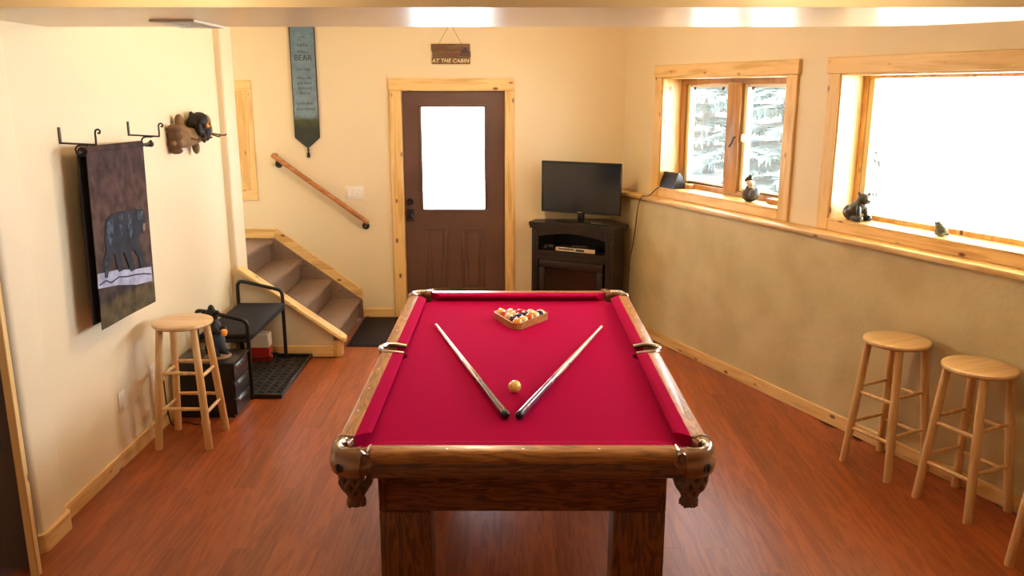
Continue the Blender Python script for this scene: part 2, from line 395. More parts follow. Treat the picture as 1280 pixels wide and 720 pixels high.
# ------------------------------------------------------------------ entry door
d1 = root('door_1', (-.5135, 7.47, 0), kind='structure')
for nm, x0, x1, z0, z1, mt in (('casing_side', -.558, -.453, 0, 2.037, 'pine_z'), ('casing_side', .453, .535, 0, 2.037, 'pine_z')):
    obj(nm, B(x0, x1, -.02, 0, z0, z1, r=.004, seg=1), mt, d1)
mb = MB().prism([(-.558, 2.037), (-.453, 2.037), (.453, 2.037), (.535, 2.037), (.535, 2.14), (-.558, 2.14)], -.021, 0, lambda u, v, w: (u, w, v))
obj('casing_head', mb, 'pine_x', d1)
for x0, x1 in ((-.463, -.450), (.450, .463)): obj('jamb', B(x0, x1, .0, .18, 0, 2.045), 'pine_z', d1)
obj('jamb_head', B(-.463, .463, .0, .18, 2.033, 2.045), 'pine_x', d1)
for x0, x1 in ((-.452, -.43), (.43, .452)): obj('door_stop', B(x0, x1, .069, .085, 0, 2.04), 'pine_z', d1)
obj('door_stop', B(-.452, .452, .069, .085, 2.01, 2.04), 'pine_x', d1)
obj('threshold', B(-.463, .463, .02, .2, 0, .015, r=.004), 'bronze', d1)
slab = obj('door_slab', wall_open(MB(), -.447, .447, .018, 2.03, [(-.28, .268, .999, 1.896)], .025, .068), 'door_brown', d1)
obj('glass_pane', B(-.28, .268, .043, .050, .999, 1.896), 'door_pane', slab)
mb = MB()
for x0, x1, z0, z1 in ((-.305, .293, 1.896, 1.921), (-.305, .293, .974, .999), (-.305, -.28, .999, 1.896), (.268, .293, .999, 1.896)): mb.box(x0, x1, .014, .026, z0, z1, r=.005, seg=2)
obj('glazing_bead', mb, 'door_brown', slab)
for x0, x1 in ((-.268, -.072), (.062, .266)):
    z0, z1 = .25, .835
    mb = MB()
    for q in ((x0, x1, z1 - .022, z1), (x0, x1, z0, z0 + .022), (x0, x0 + .022, z0 + .022, z1 - .022), (x1 - .022, x1, z0 + .022, z1 - .022)): mb.box(q[0], q[1], .016, .026, q[2], q[3], r=.006, seg=2)
    mb.box(x0 + .05, x1 - .05, .017, .026, z0 + .05, z1 - .05, r=.006, seg=1)
    obj('raised_panel', mb, 'door_brown', slab)
mb = MB().box(-.432, -.368, .008, .026, .895, 1.005, r=.01, seg=3)
hd = obj('handle_set', mb, 'bronze', slab)
obj('lever', MB().tube([(-.40, .01, .965), (-.40, -.035, .965), (-.385, -.045, .955), (-.37, -.045, .92)], .011, 10), 'bronze', hd)
obj('keyway', B(-.412, -.388, .004, .009, .905, .912), 'chrome', hd)
obj('deadbolt', MB().cyl((-.40, .026, 1.065), (-.40, .0, 1.065), .032, .028, 20), 'bronze', slab)
# dark door at the near left
d2 = root('door_2', (-2.04, 3.24, 0), kind='structure')
obj('jamb', B(-.035, 0, -.012, .02, 0, 2.05, r=.003, seg=1), 'pine_z', d2)
obj('door_slab', B(-.86, -.037, .035, .08, .012, 2.04), 'dark_door', d2)
obj('jamb', B(-.895, -.862, -.02, .17, 0, 2.05), 'pine_z', d2)
obj('jamb_head', B(-.895, 0, -.02, .17, 2.05, 2.075), 'pine_x', d2)
obj('knob', MB().lathe([(0, 0), (.012, 0), (.012, .03), (.028, .045), (.028, .06), (0, .07)], 16), 'bronze', d2, loc=(-.80, .035, .95), rot=(PI/2, 0, 0))

# ------------------------------------------------------------------ windows of the right wall
def window(name, s0, s1, kind):
    w_ = root(name, tuple(RO), RA, kind='structure')
    z0, z1 = WIN_Z0, WIN_Z1; cw = .095
    obj('casing_head', B(s0 - cw - .012, s1 + cw + .012, -.026, 0, z1, z1 + cw, r=.004, seg=1), 'pine_x', w_)
    obj('casing_side', B(s0 - cw, s0, -.02, 0, 1.187, z1, r=.004, seg=1), 'pine_z', w_)
    obj('casing_side', B(s1, s1 + cw, -.02, 0, 1.187, z1, r=.004, seg=1), 'pine_z', w_)
    obj('apron_board', B(s0, s1, -.02, 0, 1.187, z0 - .012, r=.003, seg=1), 'pine_x', w_)
    obj('sill_board', B(s0, s1, -.024, .175, z0 - .012, z0 + .002, r=.003, seg=1), 'pine_x', w_)
    obj('side_jamb', B(s0, s0 + .012, -.01, .175, z0, z1), 'pine_z', w_)
    obj('side_jamb', B(s1 - .012, s1, -.01, .175, z0, z1), 'pine_z', w_)
    obj('head_jamb', B(s0, s1, -.01, .175, z1 - .012, z1), 'pine_x', w_)
    return w_
w1 = window('window_1', *W1, 'casement')
mb = MB()
for q in ((.58, .645, 1.262, 2.14), (1.95, 2.015, 1.262, 2.14), (.645, 1.95, 1.262, 1.302), (.645, 1.95, 2.085, 2.14)): mb.box(q[0], q[1], .17, .235, q[2], q[3], r=.003, seg=1)
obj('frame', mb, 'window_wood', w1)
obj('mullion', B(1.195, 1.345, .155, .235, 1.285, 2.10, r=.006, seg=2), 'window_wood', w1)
for a, b_, in ((.645, 1.195), (1.345, 1.95)):
    obj('sash_track', B(a, a + .018, .185, .235, 1.302, 2.085), 'olive_vinyl', w1)
    obj('sash_track', B(a + .018, a + .05, .18, .235, 1.302, 2.085, r=.004, seg=1), 'cream_vinyl', w1)
    mb = MB()
    mb.box(a + .05, b_, .195, .23, 1.312, 1.325); mb.box(a + .05, b_, .195, .23, 2.06, 2.085); mb.box(b_ - .022, b_, .195, .23, 1.325, 2.06)
    sash = obj('sash', mb, 'white_plastic', w1)
    obj('weather_strip', B(a + .05, b_, .195, .23, 1.302, 1.312), 'bronze', sash)
    obj('glass_pane', B(a + .05, b_ - .022, .210, .215, 1.325, 2.06), 'pane', sash)
    for sx in (a + .09, b_ - .10): obj('hinge_clip', B(sx, sx + .022, .18, .2, 2.04, 2.065, r=.004), 'black_plastic', w1)
    cr = obj('crank_cover', B(a + .05 if a < 1 else b_ - .19, a + .19 if a < 1 else b_ - .03, .10, .17, 1.264, 1.30, r=.01, seg=2), 'window_wood', w1)
lk = obj('sash_lock', B(1.372, 1.392, .155, .18, 1.67, 1.725, r=.006, seg=2), 'white_plastic', w1)
obj('lock_lever', MB().tube([(1.32, .15, 1.70), (1.32, .135, 1.70), (1.315, .125, 1.66), (1.29, .12, 1.63)], .007, 8), 'iron', w1)
def fixed(w_, s0, s1):
    mb = MB(); z0, z1 = WIN_Z0, WIN_Z1
    for q in ((s0, s0 + .045, z0, z1), (s1 - .045, s1, z0, z1), (s0 + .045, s1 - .045, z0, z0 + .03), (s0 + .045, s1 - .045, z1 - .03, z1)): mb.box(q[0], q[1], .17, .235, q[2], q[3], r=.003, seg=1)
    obj('frame', mb, 'pine_z', w_)
    mb = MB()
    for q in ((s0 + .045, s0 + .085, z0 + .03, z1 - .03), (s1 - .085, s1 - .045, z0 + .03, z1 - .03)): mb.box(q[0], q[1], .18, .23, q[2], q[3], r=.003, seg=1)
    obj('glazing_stop', mb, 'cream_vinyl', w_)
    obj('glass_pane', B(s0 + .085, s1 - .085, .205, .211, z0 + .03, z1 - .03), 'pane', w_)
w2 = window('window_2', *W2, 'fixed'); fixed(w2, *W2)
# stair window in the back wall
w3 = root('window_3', (-2.75, 7.47, 1.605), kind='structure')
for q, mt in (((-.49, .487, .431, .521), 'pine_x'), ((-.49, .487, -.52, -.43), 'pine_x'), ((-.49, -.40, -.43, .431), 'pine_z'), ((.33, .487, -.43, .431), 'pine_z')):
    obj('casing_board', B(q[0], q[1], -.02, 0, q[2], q[3], r=.003, seg=1), mt, w3)
mb = MB()
for q in ((-.40, .397, .39, .431), (-.40, .397, -.43, -.39), (-.40, -.36, -.39, .39), (.357, .397, -.39, .39)): mb.box(q[0], q[1], .08, .15, q[2], q[3])
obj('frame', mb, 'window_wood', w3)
obj('glass_pane', B(-.36, .357, .11, .116, -.39, .39), 'pane', w3)

# light portals: only tell the renderer where the daylight comes in
def portal(name, loc, sx, sy, normal):
    ld = bpy.data.lights.new(name, 'AREA'); ld.shape = 'RECTANGLE'; ld.size = sx; ld.size_y = sy; ld.cycles.is_portal = True
    o = bpy.data.objects.new(name, ld); col.objects.link(o); o.location = loc
    n = Vector(normal).normalized(); x_ = Vector((0, 0, 1)).cross(n).normalized(); y_ = n.cross(x_)
    o.rotation_euler = Matrix((x_, y_, n)).transposed().to_euler()   # light shines along -n
for nm, (a, b_) in (('window_portal', W1), ('window_portal', W2)):
    portal(nm, RW((a + b_) / 2, .25, (WIN_Z0 + WIN_Z1) / 2), b_ - a, WIN_Z1 - WIN_Z0, RN)
portal('door_portal', (-.52, 7.68, 1.45), .56, .91, (0, 1, 0))
portal('stair_window_portal', (-2.75, 7.68, 1.605), .8, .86, (0, 1, 0))

# ------------------------------------------------------------------ staircase
st = root('staircase', (-1.36, 6.30, 0), label='carpeted brown stairs climbing left along the back wall beside the door', cat='stairs')
SX, SY = 1.36, -6.30     # local = world + (SX, SY)
NX = [-1.385 - .256 * k for k in range(4)]; RZ = .184
for k in range(4):
    x1 = NX[k] + SX; x0 = (NX[k + 1] if k < 3 else -3.36) + SX - .01; z = RZ * (k + 1)
    zb = 0 if k == 0 else RZ * k - .02
    prof = [(x0, zb), (x1 - .028, zb), (x1 - .028, z - .055), (x1 - .006, z - .045), (x1, z - .028), (x1 - .003, z - .012), (x1 - .014, z - .002), (x1 - .03, z), (x0, z)]
    mb = MB().prism(prof, .29 if k > 1 else .062, 1.135, lambda u, v, w: (u, w, v))
    if k == 2: mb.prism([(max(u, -2.11 + SX), v) for u, v in prof], .062, .29, lambda u, v, w: (u, w, v))
    obj('step', mb, 'carpet', st)
# carpeted strip and pine skirt on the back wall
sl = (.818 - .262) / (-2.12 + 1.371)
def sk(x): return .262 + sl * (x + 1.371)
poly = [(-1.371, .0), (-1.371, .175), (-2.145, .745), (-2.42, .745), (-2.42, 0)]
obj('carpet_stringer', MB().prism([(u + SX, v) for u, v in poly], 1.135, 1.168, lambda u, v, w: (u, w, v)), 'carpet', st)
poly = [(-1.371, .170), (-1.371, .270), (-2.118, .826), (-2.153, .745)]
obj('skirt_board', MB().prism([(u + SX, v) for u, v in poly], 1.150, 1.169, lambda u, v, w: (u, w, v)), 'pine_x', st)
poly = [(-2.153, .745), (-2.118, .826), (-3.36, .826), (-3.36, .745)]
obj('landing_baseboard', MB().prism([(u + SX, v) for u, v in poly], 1.150, 1.169, lambda u, v, w: (u, w, v)), 'pine_x', st)
# front side panel with sloping cap, baseboard and end post
ca = (.705 - .150) / (-2.085 + 1.305)
def cz(x): return .150 + ca * (x + 1.305)
poly = [(-1.40, 0), (-1.40, cz(-1.40) - .03), (-2.115, cz(-2.115) - .03), (-2.115, 0)]
obj('side_panel', MB().prism([(u + SX, v) for u, v in poly], .0, .06, lambda u, v, w: (u, w, v)), 'wall', st)
obj('side_baseboard', B(-2.155 + SX, -1.40 + SX, -.016, 0, 0, .09, r=.004, seg=1), 'pine_x', st)
obj('end_post', B(-1.40 + SX, -1.335 + SX, -.018, .07, 0, .135, r=.004, seg=1), 'pine_z', st)
mb = MB(); x0, x1 = -2.10, -1.305
prof = [(-.03, 0), (.09, 0), (.09, .024), (.085, .03), (-.025, .03), (-.03, .024)]
mb.loft([[(x0 + SX, u, cz(x0) - .03 + v) for u, v in prof], [(x1 - .03 + SX, u, cz(x1 - .03) - .03 + v) for u, v in prof], [(x1 + SX, u * .75 + .008, cz(x1) - .03 + v) for u, v in prof]])
obj('cap_board', mb, 'pine_x', st)

# ------------------------------------------------------------------ pool table
TC = (.04, 4.0); HX, HY, TZ = .688, 1.237, .79
pt = root('pool_table', (TC[0], TC[1], 0), label='oak pool table with crimson cloth and leather net pockets', cat='pool table')
# bed with pocket cut-outs
def arc(cx, cy, r, a0, a1, n): return [(cx + r * math.cos(a0 + (a1 - a0) * i / n), cy + r * math.sin(a0 + (a1 - a0) * i / n)) for i in range(n + 1)]
bx, by = .60, 1.145
q = []
q += arc(bx + .005, -by - .005, .062, PI * 1.0, PI * .5, 5)
q += arc(bx + .02, 0, .058, PI * 1.42, PI * .58, 6)
q += arc(bx + .005, by + .005, .062, PI * 1.5, PI * 1.0, 5)
q += arc(-bx - .005, by + .005, .062, 0, -PI * .5, 5)
q += arc(-bx - .02, 0, .058, PI * .42, -PI * .42, 6)
q += arc(-bx - .005, -by - .005, .062, PI * .5, 0, 5)
obj('bed_cloth', MB().prism(q, .70, .745), 'felt', pt, angle=30)
RWD, CWD = .062, .055
def rail(ax, sgn, a0, a1, mA, mB):
    """ax 'x': end rail running along x at y=sgn*HY ; 'y': long rail at x=sgn*HX. mA/mB mitre of the cushion at each end"""
    H = HY if ax == 'x' else HX
    def P(a, u, z):   # u measured inwards from the outer edge
        return (a, sgn * (H - u), z) if ax == 'x' else (sgn * (H - u), a, z)
    prof = [(RWD, .70), (RWD, TZ), (.014, TZ), (.005, TZ - .004), (0, TZ - .013), (0, TZ - .036), (.006, TZ - .04), (.006, .70)]
    r = obj('rail', MB().loft([[P(a0, u, z) for u, z in prof], [P(a1, u, z) for u, z in prof]]), 'oak_rail_' + ax, pt)
    c = [(RWD, TZ + .0), (RWD + .030, TZ - .001), (RWD + CWD - .004, TZ - .006), (RWD + CWD, TZ - .012), (RWD + CWD - .004, TZ - .02), (RWD + .022, TZ - .046), (RWD, TZ - .046)]
    A = [P(a0 + (u - RWD) * mA, u, z) for u, z in c]; Bq = [P(a1 - (u - RWD) * mB, u, z) for u, z in c]
    cu = obj('cushion', MB().loft([A, Bq]), 'felt', r, angle=50)
    # apron board below
    pr = [(.010, TZ - .04), (.004, TZ - .05), (.004, .69), (.012, .684), (.03, .684), (.03, TZ - .04)]
    obj('apron', MB().loft([[P(a0, u, z) for u, z in pr], [P(a1, u, z) for u, z in pr]]), 'oak_' + ax, r)
    n = 3
    for k in range(1, n + 1):
        a = a0 + (a1 - a0) * k / (n + 1)
        p = P(a, RWD / 2, TZ)
        mb = MB().lathe([(.0052, -.001), (.0052, .0006), (0, .0008)], 10)
        obj('sight', mb, 'white_plastic', r, loc=p)
CE = .142; SP = .062
for sg in (-1, 1):
    rail('x', sg, -HX + CE, HX - CE, 1.0, 1.0)
    rail('y', sg, -HY + CE, -SP, 1.0, .35)
    rail('y', sg, SP, HY - CE, .35, 1.0)
def rr(pr, c, s): return (pr[0] * c, pr[1] * s)
def net(parent, o, r0, z0, z1, tas):
    def R(t): return r0 * (1.0 + .16 * math.sin(PI * min(1, t * 1.15)) - .52 * max(0, t - .45) / .55)
    mb = MB(); nst = 9
    for k in range(nst):
        for sg in (-1, 1):
            ps = []; rs = []
            for i in range(9):
                t = i / 8; a = 2 * PI * k / nst + sg * t * 1.35
                r = R(t) + (.003 if sg > 0 else -.001) * math.cos(t * PI * 3)
                ps.append((o[0] + r * math.cos(a), o[1] + r * math.sin(a), z0 + (z1 - z0) * t))
            mb.tube(ps, .0085, 5)
    mb.tube([(o[0] + R(0) * math.cos(2 * PI * i / 20), o[1] + R(0) * math.sin(2 * PI * i / 20), z0) for i in range(20)], .008, 6, closed=True)
    mb.tube([(o[0] + R(1) * math.cos(2 * PI * i / 14), o[1] + R(1) * math.sin(2 * PI * i / 14), z1) for i in range(14)], .009, 6, closed=True)
    nt_ = obj('pocket_net', mb, 'leather_dark', parent)
    if not tas: obj('net_liner', MB().lathe([(R(0) - .012, z0), (R(.4) - .013, z0 + (z1 - z0) * .4), (R(.7) - .012, z0 + (z1 - z0) * .7), (R(1) - .008, z1)], 20, (o[0], o[1], 0)), 'pocket_black', parent)
    if tas:
        mb = MB()
        for k in range(16):
            a = 2 * PI * k / 16; ra, rb = .018, .030 + random.uniform(-.003, .003)
            mb.tube([(o[0] + ra * math.cos(a), o[1] + ra * math.sin(a), z1 + .004), (o[0] + rb * math.cos(a), o[1] + rb * math.sin(a), z1 - .02), (o[0] + rb * math.cos(a + .1), o[1] + rb * math.sin(a + .1), z1 - .036 + random.uniform(-.004, .004))], .006, 5)
        mb.lathe([(0, z1 + .006), (.022, z1), (.026, z1 - .03), (0, z1 - .032)], 12, (o[0], o[1], 0))
        obj('tassel', mb, 'fringe', parent)
def corner(sx, sy):
    g = root('corner_pocket'); g.parent = pt
    # plan path of the outer edge (in the +,+ corner), from the end rail round to the long rail
    path = [(HX - CE, HY + .002), (HX - CE + .03, HY + .006), (HX - .11, HY + .014)]
    path += [(HX - .108 + .122 * math.sin(t), HY - .108 + .122 * math.cos(t)) for t in [PI / 2 * i / 8 for i in range(9)]]
    path += [(HX + .006, HY - CE + .03), (HX + .002, HY - CE)]
    n = len(path); secs = []
    for i, p in enumerate(path):
        a = Vector(path[max(0, i - 1)]); b2 = Vector(path[min(n - 1, i + 1)]); t = (b2 - a).normalized(); nr = Vector((-t.y, t.x))  # outward
        if nr.dot(Vector(p) - Vector((HX - .3, HY - .3))) < 0: nr = -nr
        e = math.sin(PI * i / (n - 1)); zb = .712 - .020 * e
        wd = .062 - .024 * e
        prof = [(0, TZ - .020), (-.005, TZ - .004), (-.016, TZ + .005), (-wd * .7, TZ + .004), (-wd, TZ - .006), (-wd - .001, TZ - .03), (-wd * .55, TZ - .05), (-.012, TZ - .06), (-.010, zb), (-.004, zb - .004), (.006, zb + .003), (.010, zb + .03), (.006, TZ - .045), (-.001, TZ - .038)]
        secs.append([((p[0] + nr.x * u) * sx, (p[1] + nr.y * u) * sy, z) for u, z in prof])
    obj('pocket_cover', MB().loft(secs), 'leather', g, angle=60)
    for i0, i1 in ((0, 1), (n - 2, n - 1)):   # bright metal ferrule at each end
        ps = []
        p = Vector(path[0] if i0 == 0 else path[-1]); inn = Vector((0, -1)) if i0 == 0 else Vector((-1, 0)); al = Vector((1, 0)) if i0 == 0 else Vector((0, 1))
        mb = MB().tube([((p.x + inn.x * u + al.x * .006) * sx, (p.y + inn.y * u + al.y * .006) * sy, z) for u, z in ((.002, TZ - .035), (.0, TZ - .012), (.010, TZ + .004), (.03, TZ + .007), (.058, TZ + .002))], .0055, 6)
        obj('ferrule', mb, 'chrome', g)
    c = (HX - .073, HY - .073)
    ps = [((c[0] + .052 * math.cos(t)) * sx, (c[1] + .052 * math.sin(t)) * sy, TZ - .001) for t in [-.55 + (PI / 2 + 1.1) * i / 12 for i in range(13)]]
    obj('pocket_iron', MB().tube(ps, .010, 8), 'chrome', g)
    net(g, (c[0] * sx, c[1] * sy), .050, .70, .588, True)
    # crest patch on the round of the cover
    ta = .62; mid = Vector(((HX - .108 + .1335 * math.sin(ta)) * sx, (HY - .108 + .1335 * math.cos(ta)) * sy, .728))
    mb = MB()
    for kx in (-1, 1):
        mb.prism([(kx * .003, .018), (kx * .014, .012), (kx * .015, -.008), (kx * .003, -.018)], -.003, .003, lambda u, v, w: (u, w, v))
    em = obj('crest', mb, 'emblem', g, loc=mid, rz=math.atan2(sy * math.cos(ta), sx * math.sin(ta)) + PI / 2)
for sx in (-1, 1):
    for sy in (-1, 1): corner(sx, sy)
for sx in (-1, 1):
    g = root('side_pocket'); g.parent = pt
    ps = [((HX - .062 + .072 * math.cos(t)) * sx, .064 * math.sin(t), TZ - .002 + .004 * math.cos(t)) for t in [-PI / 2 + PI * i / 12 for i in range(13)]]
    ps = [((HX - .115) * sx, -.060, TZ - .01)] + ps + [((HX - .115) * sx, .060, TZ - .01)]
    obj('pocket_iron', MB().tube(ps, .0105, 8), 'chrome', g)
    secs = []
    for t in [-PI / 2 + PI * i / 12 for i in range(13)]:
        c_, s_ = math.cos(t), math.sin(t)
        secs.append([((HX - .06 + (.062 + u) * c_) * sx, (.062 + u * .6) * s_, z) for u, z in ((0, TZ - .012), (.012, TZ - .014), (.014, .72), (.008, .68), (0, .68))])
    obj('pocket_cover', MB().loft(secs), 'leather', g)
    net(g, ((HX - .055) * sx, 0), .045, .70, .60, False)
# cabinet and legs
LX, LY = .553, 1.055
cab = obj('cabinet', MB().box(-LX + .02, LX - .02, -LY + .008, -LY + .035, .46, .70).box(-LX + .02, LX - .02, LY - .035, LY - .008, .46, .70).box(-LX + .008, -LX + .035, -LY + .03, LY - .03, .46, .70).box(LX - .035, LX - .008, -LY + .03, LY - .03, .46, .70), 'oak_x', pt)
for sx in (-1, 1):
    for sy in (-1, 1):
        x0, x1 = sorted((sx * LX, sx * (LX - .20))); y0, y1 = sorted((sy * LY, sy * (LY - .16)))
        lg = obj('leg', B(x0, x1, y0, y1, 0, .458, r=.006, seg=2), 'oak_z', pt)
        x0, x1 = sorted((sx * LX, sx * (LX - .03))); y0, y1 = sorted((sy * LY, sy * (LY - .03)))
        obj('corner_post', B(x0, x1, y0, y1, .458, .70, r=.005, seg=1), 'oak_z', pt)

# ------------------------------------------------------------------ balls, rack, cues on the cloth
BED = .745; BR = .0286
RC = Vector((.044, 4.655)); RROT = math.radians(-6)
def rk(u, v): return (RC.x + u * math.cos(RROT) - v * math.sin(RROT), RC.y + u * math.sin(RROT) + v * math.cos(RROT))
sp = BR * 2 + .0004; hh = sp * math.sqrt(3) / 2
def tri(R, rad, n=5):
    out = []
    for k in range(3):
        a = -PI / 2 + 2 * PI * k / 3; cx, cy_ = R * math.cos(a), R * math.sin(a)
        out += arc(cx, cy_, rad, a - PI / 3, a + PI / 3, n)
    return out
Rc = 4 * sp / math.sqrt(3)
outer, inner = tri(Rc, BR + .0135), tri(Rc, BR + .0008)
n_ = len(outer)
secs = []
for (ox, oy), (ix, iy) in zip(outer, inner):
    secs.append([(ox, oy, .0), (ox, oy, .034), (ox * .985 + ix * .015, oy * .985 + iy * .015, .037), (ix, iy, .037), (ix, iy, 0)])
wood('rack_wood', (.50, .24, .08), (.36, .15, .045), 'x', .3, .6, 8, 20, coat=.3)
obj('ball_rack', MB().loft(secs, closed=True), 'rack_wood', loc=(RC.x, RC.y, BED), rz=RROT, label='wooden triangle rack around the coloured balls on red cloth', cat='rack', angle=30)
ORG, YEL, RED, BLU, PUR, GRN, BLK, MAR, ROR = (.90, .34, .03), (.85, .52, .06), (.55, .015, .02), (.015, .02, .09), (.07, .012, .05), (.012, .04, .025), (.010, .009, .012), (.12, .015, .03), (.75, .10, .02)
for nm, c in dict(orange=ORG, yellow=YEL, red=RED, blue=BLU, purple=PUR, green=GRN, black=BLK, maroon=MAR, vermilion=ROR).items():
    plain('ball_' + nm, c, .08, coat=.5); striped('stripe_' + nm, c)
plain('ball_cue', (.92, .62, .15), .10, coat=.4)
rows = [[('solid', 'orange')], [('solid', 'purple'), ('stripe', 'yellow')], [('stripe', 'orange'), ('solid', 'blue'), ('solid', 'vermilion')],
        [('solid', 'vermilion'), ('stripe', 'red'), ('solid', 'black'), ('stripe', 'yellow')], [('solid', 'yellow'), ('stripe', 'green'), ('solid', 'red'), ('stripe', 'maroon'), ('stripe', 'blue')]]
pos_word = [['at the near corner of the rack'], ['behind the front ball, left side', 'behind the front ball, right side'],
            ['on the left edge of the third row', 'at the very middle of the rack', 'on the right edge of the third row'],
            ['on the left edge of the fourth row', 'second from left in the fourth row', 'third from left in the fourth row', 'on the right edge of the fourth row'],
            ['in the far left corner of the rack', 'second from left in the back row', 'at the centre of the back row', 'fourth from left in the back row', 'in the far right corner of the rack']]
mb = MB().ell((0, 0, 0), BR, seg=28, ring=18); ball_me = mb.mesh('ball', angle=180)
cn = {'vermilion': 'bright orange-red', 'blue': 'dark blue', 'green': 'dark green'}
for r_, row in enumerate(rows):
    for k, (kd, c) in enumerate(row):
        me = ball_me.copy(); me.materials.clear(); me.materials.append(MATS[('ball_' if kd == 'solid' else 'stripe_') + c])
        u = (k - r_ / 2) * sp; v = -Rc + r_ * hh
        px_, py_ = rk(u, v)
        ttl = ('solid %s billiard ball ' if kd == 'solid' else 'cream billiard ball with %s stripe ') % cn.get(c, c)
        obj('billiard_ball', me, None, loc=(px_, py_, BED + BR), rot=(random.uniform(-.9, .9), random.uniform(-.9, .9), random.uniform(0, 6)), label=ttl + pos_word[r_][k], cat='ball', group='racked billiard balls')
me = ball_me.copy(); me.materials.clear(); me.materials.append(MATS['ball_cue'])
obj('cue_ball', me, None, loc=(.012, 3.487, BED + BR), label='single amber yellow cue ball between the two cues', cat='ball')
def cue(tip, butt, bmat, label):
    t = Vector((*tip, BED + .0080)); b_ = Vector((*butt, BED + .0175)); L = (t - b_).length
    g = root('pool_cue', b_, rot=(t - b_).to_track_quat('Z', 'Y').to_euler(), label=label, cat='cue', group='pool cues on the table')
    def rad(z): return .017 - (.0095) * (z / L)
    obj('bumper', MB().lathe([(0, -.012), (.009, -.011), (.0160, -.004), (.0172, .006), (.0172, .022), (0, .022)], 20), 'rubber', g)
    obj('butt', MB().lathe([(.0169, .022), (.0168, .03), (rad(.42), .42)], 20), bmat, g)
    # pointed splice between butt and shaft
    mb = MB(); n = 20; z0, z1 = .42, .60
    prof = [(rad(.42), .42), (rad(.72), .72)]
    fo = obj('forearm', MB().lathe(prof, 20), 'maple', g)
    for k in range(4):
        a = PI / 2 * k; mb = MB()
        zs = [.42 + .2 * i / 5 for i in range(6)]
        L1 = []; R1 = []
        for i, z in enumerate(zs):
            hw = .62 * (1 - i / 5) + .01; r = rad(z) + .0004
            L1.append((r * math.cos(a - hw), r * math.sin(a - hw), z)); R1.append((r * math.cos(a + hw), r * math.sin(a + hw), z))
        mids = [((rad(z) + .0006) * math.cos(a), (rad(z) + .0006) * math.sin(a), z) for z in zs]
        for i in range(5):
            mb.quad(L1[i], mids[i], mids[i + 1], L1[i + 1]); mb.quad(mids[i], R1[i], R1[i + 1], mids[i + 1])
        obj('point', mb, bmat, fo)
    obj('joint_ring', MB().lathe([(rad(.72) + .0004, .716), (rad(.72) + .0006, .728)], 18), 'chrome', g)
    obj('shaft', MB().lathe([(rad(.728), .728), (rad(L - .03), L - .03)], 18), 'maple', g)
    obj('ferrule', MB().lathe([(.0078, L - .03), (.0075, L - .008)], 16), 'white_plastic', g)
    obj('tip', MB().lathe([(.0075, L - .008), (.007, L - .002), (.003, L), (0, L)], 16), 'cue_tip', g)
cue((-.43, 4.56), (-.026, 3.185), 'cue_brown', 'pool cue with dark brown butt lying left of the yellow ball')
cue((.503, 4.52), (.028, 3.178), 'cue_violet', 'pool cue with glossy violet butt lying right of the yellow ball')

# ------------------------------------------------------------------ stools
def stool(loc, rz, label, H=.742, group='wooden bar stools'):
    g = root('bar_stool', (*loc, 0), rz, label=label, cat='stool', group=group)
    obj('seat', MB().lathe([(0, H - .030), (.150, H - .030), (.164, H - .025), (.170, H - .015), (.168, H - .005), (.158, H - .0005), (.12, H - .002), (0, H - .003)], 40), 'birch_seat', g)
    T, F = .098, .148
    def P(ix, iy, z): k = T + (F - T) * (1 - z / (H - .03)); return Vector((ix * k, iy * k, z))
    for ix in (-1, 1):
        for iy in (-1, 1):
            obj('leg', MB().tube([P(ix, iy, 0), P(ix, iy, .004), P(ix, iy, .36), P(ix, iy, H - .028)], [.0205, .0215, .0225, .020], 14), 'birch', g)
    for zz, sides in ((.455, 'y'), (.243, 'y'), (.425, 'x'), (.21, 'x')):
        for sg in (-1, 1):
            a, b_ = (P(-1, sg, zz), P(1, sg, zz)) if sides == 'y' else (P(sg, -1, zz), P(sg, 1, zz))
            obj('rung', MB().tube([a, a.lerp(b_, .5), b_], [.009, .0115, .009], 10), 'birch', g)
    return g
stool((-1.915, 4.695), 0, 'pale wooden bar stool standing by the left wall before the drawers')
stool((2.072, 4.325), math.radians(27), 'honey wooden bar stool by the right wall, the farther of the pair')
stool((2.275, 3.880), math.radians(25), 'honey wooden bar stool by the right wall, the nearer of the pair')
stool((2.385, 3.235), math.radians(22), 'bar stool cut off by the right edge, only one leg showing')

# ------------------------------------------------------------------ things on the back wall
# sign on a string
sg = root('hanging_sign', (-.526, 7.462, 2.26), label='small wooden sign on a string above the door reading AT THE CABIN', cat='sign')
for k, (x0, x1, z0, z1) in enumerate(((-.166, .166, .106, .166), (-.158, .171, .054, .1055), (-.162, .166, .0, .0535))):
    obj('board', B(x0, x1, -.014, 0, z0, z1, r=.003, seg=1), 'sign_wood', sg)
me = text_mesh('AT THE CABIN', .046, .0008, .2, spacing=1.05, offset=.0003); me.materials.append(MATS['sign_letters'])
obj('lettering', me, None, sg, loc=(-.003, -.0154, .011), rot=(PI / 2, 0, 0))
mb = MB()
def stroke(ps, r=.003): mb.tube([(x, -.0145, z) for x, z in ps], r, 5)
for k in range(5): stroke([(-.125 + k * .017, .118), (-.128 + k * .017, .135), (-.118 + k * .017, .150), (-.112 + k * .017, .122)])
for k in range(7): stroke([(-.06 + k * .021, .066), (-.062 + k * .021, .085), (-.050 + k * .021, .094), (-.046 + k * .021, .068)])
obj('faded_red_brushwork', mb, 'sign_red', sg)
mb = MB().prism([(.082, .066), (.158, .066), (.158, .10), (.163, .098), (.125, .136), (.083, .100), (.088, .10)], -.0165, -.012, lambda u, v, w: (u, w, v))
cabn = obj('cabin_picture', mb, 'sign_cabin', sg)
mb = MB(); 
for k in range(3): mb.box(.092, .15, -.0178, -.0160, .071 + k * .010, .074 + k * .010)
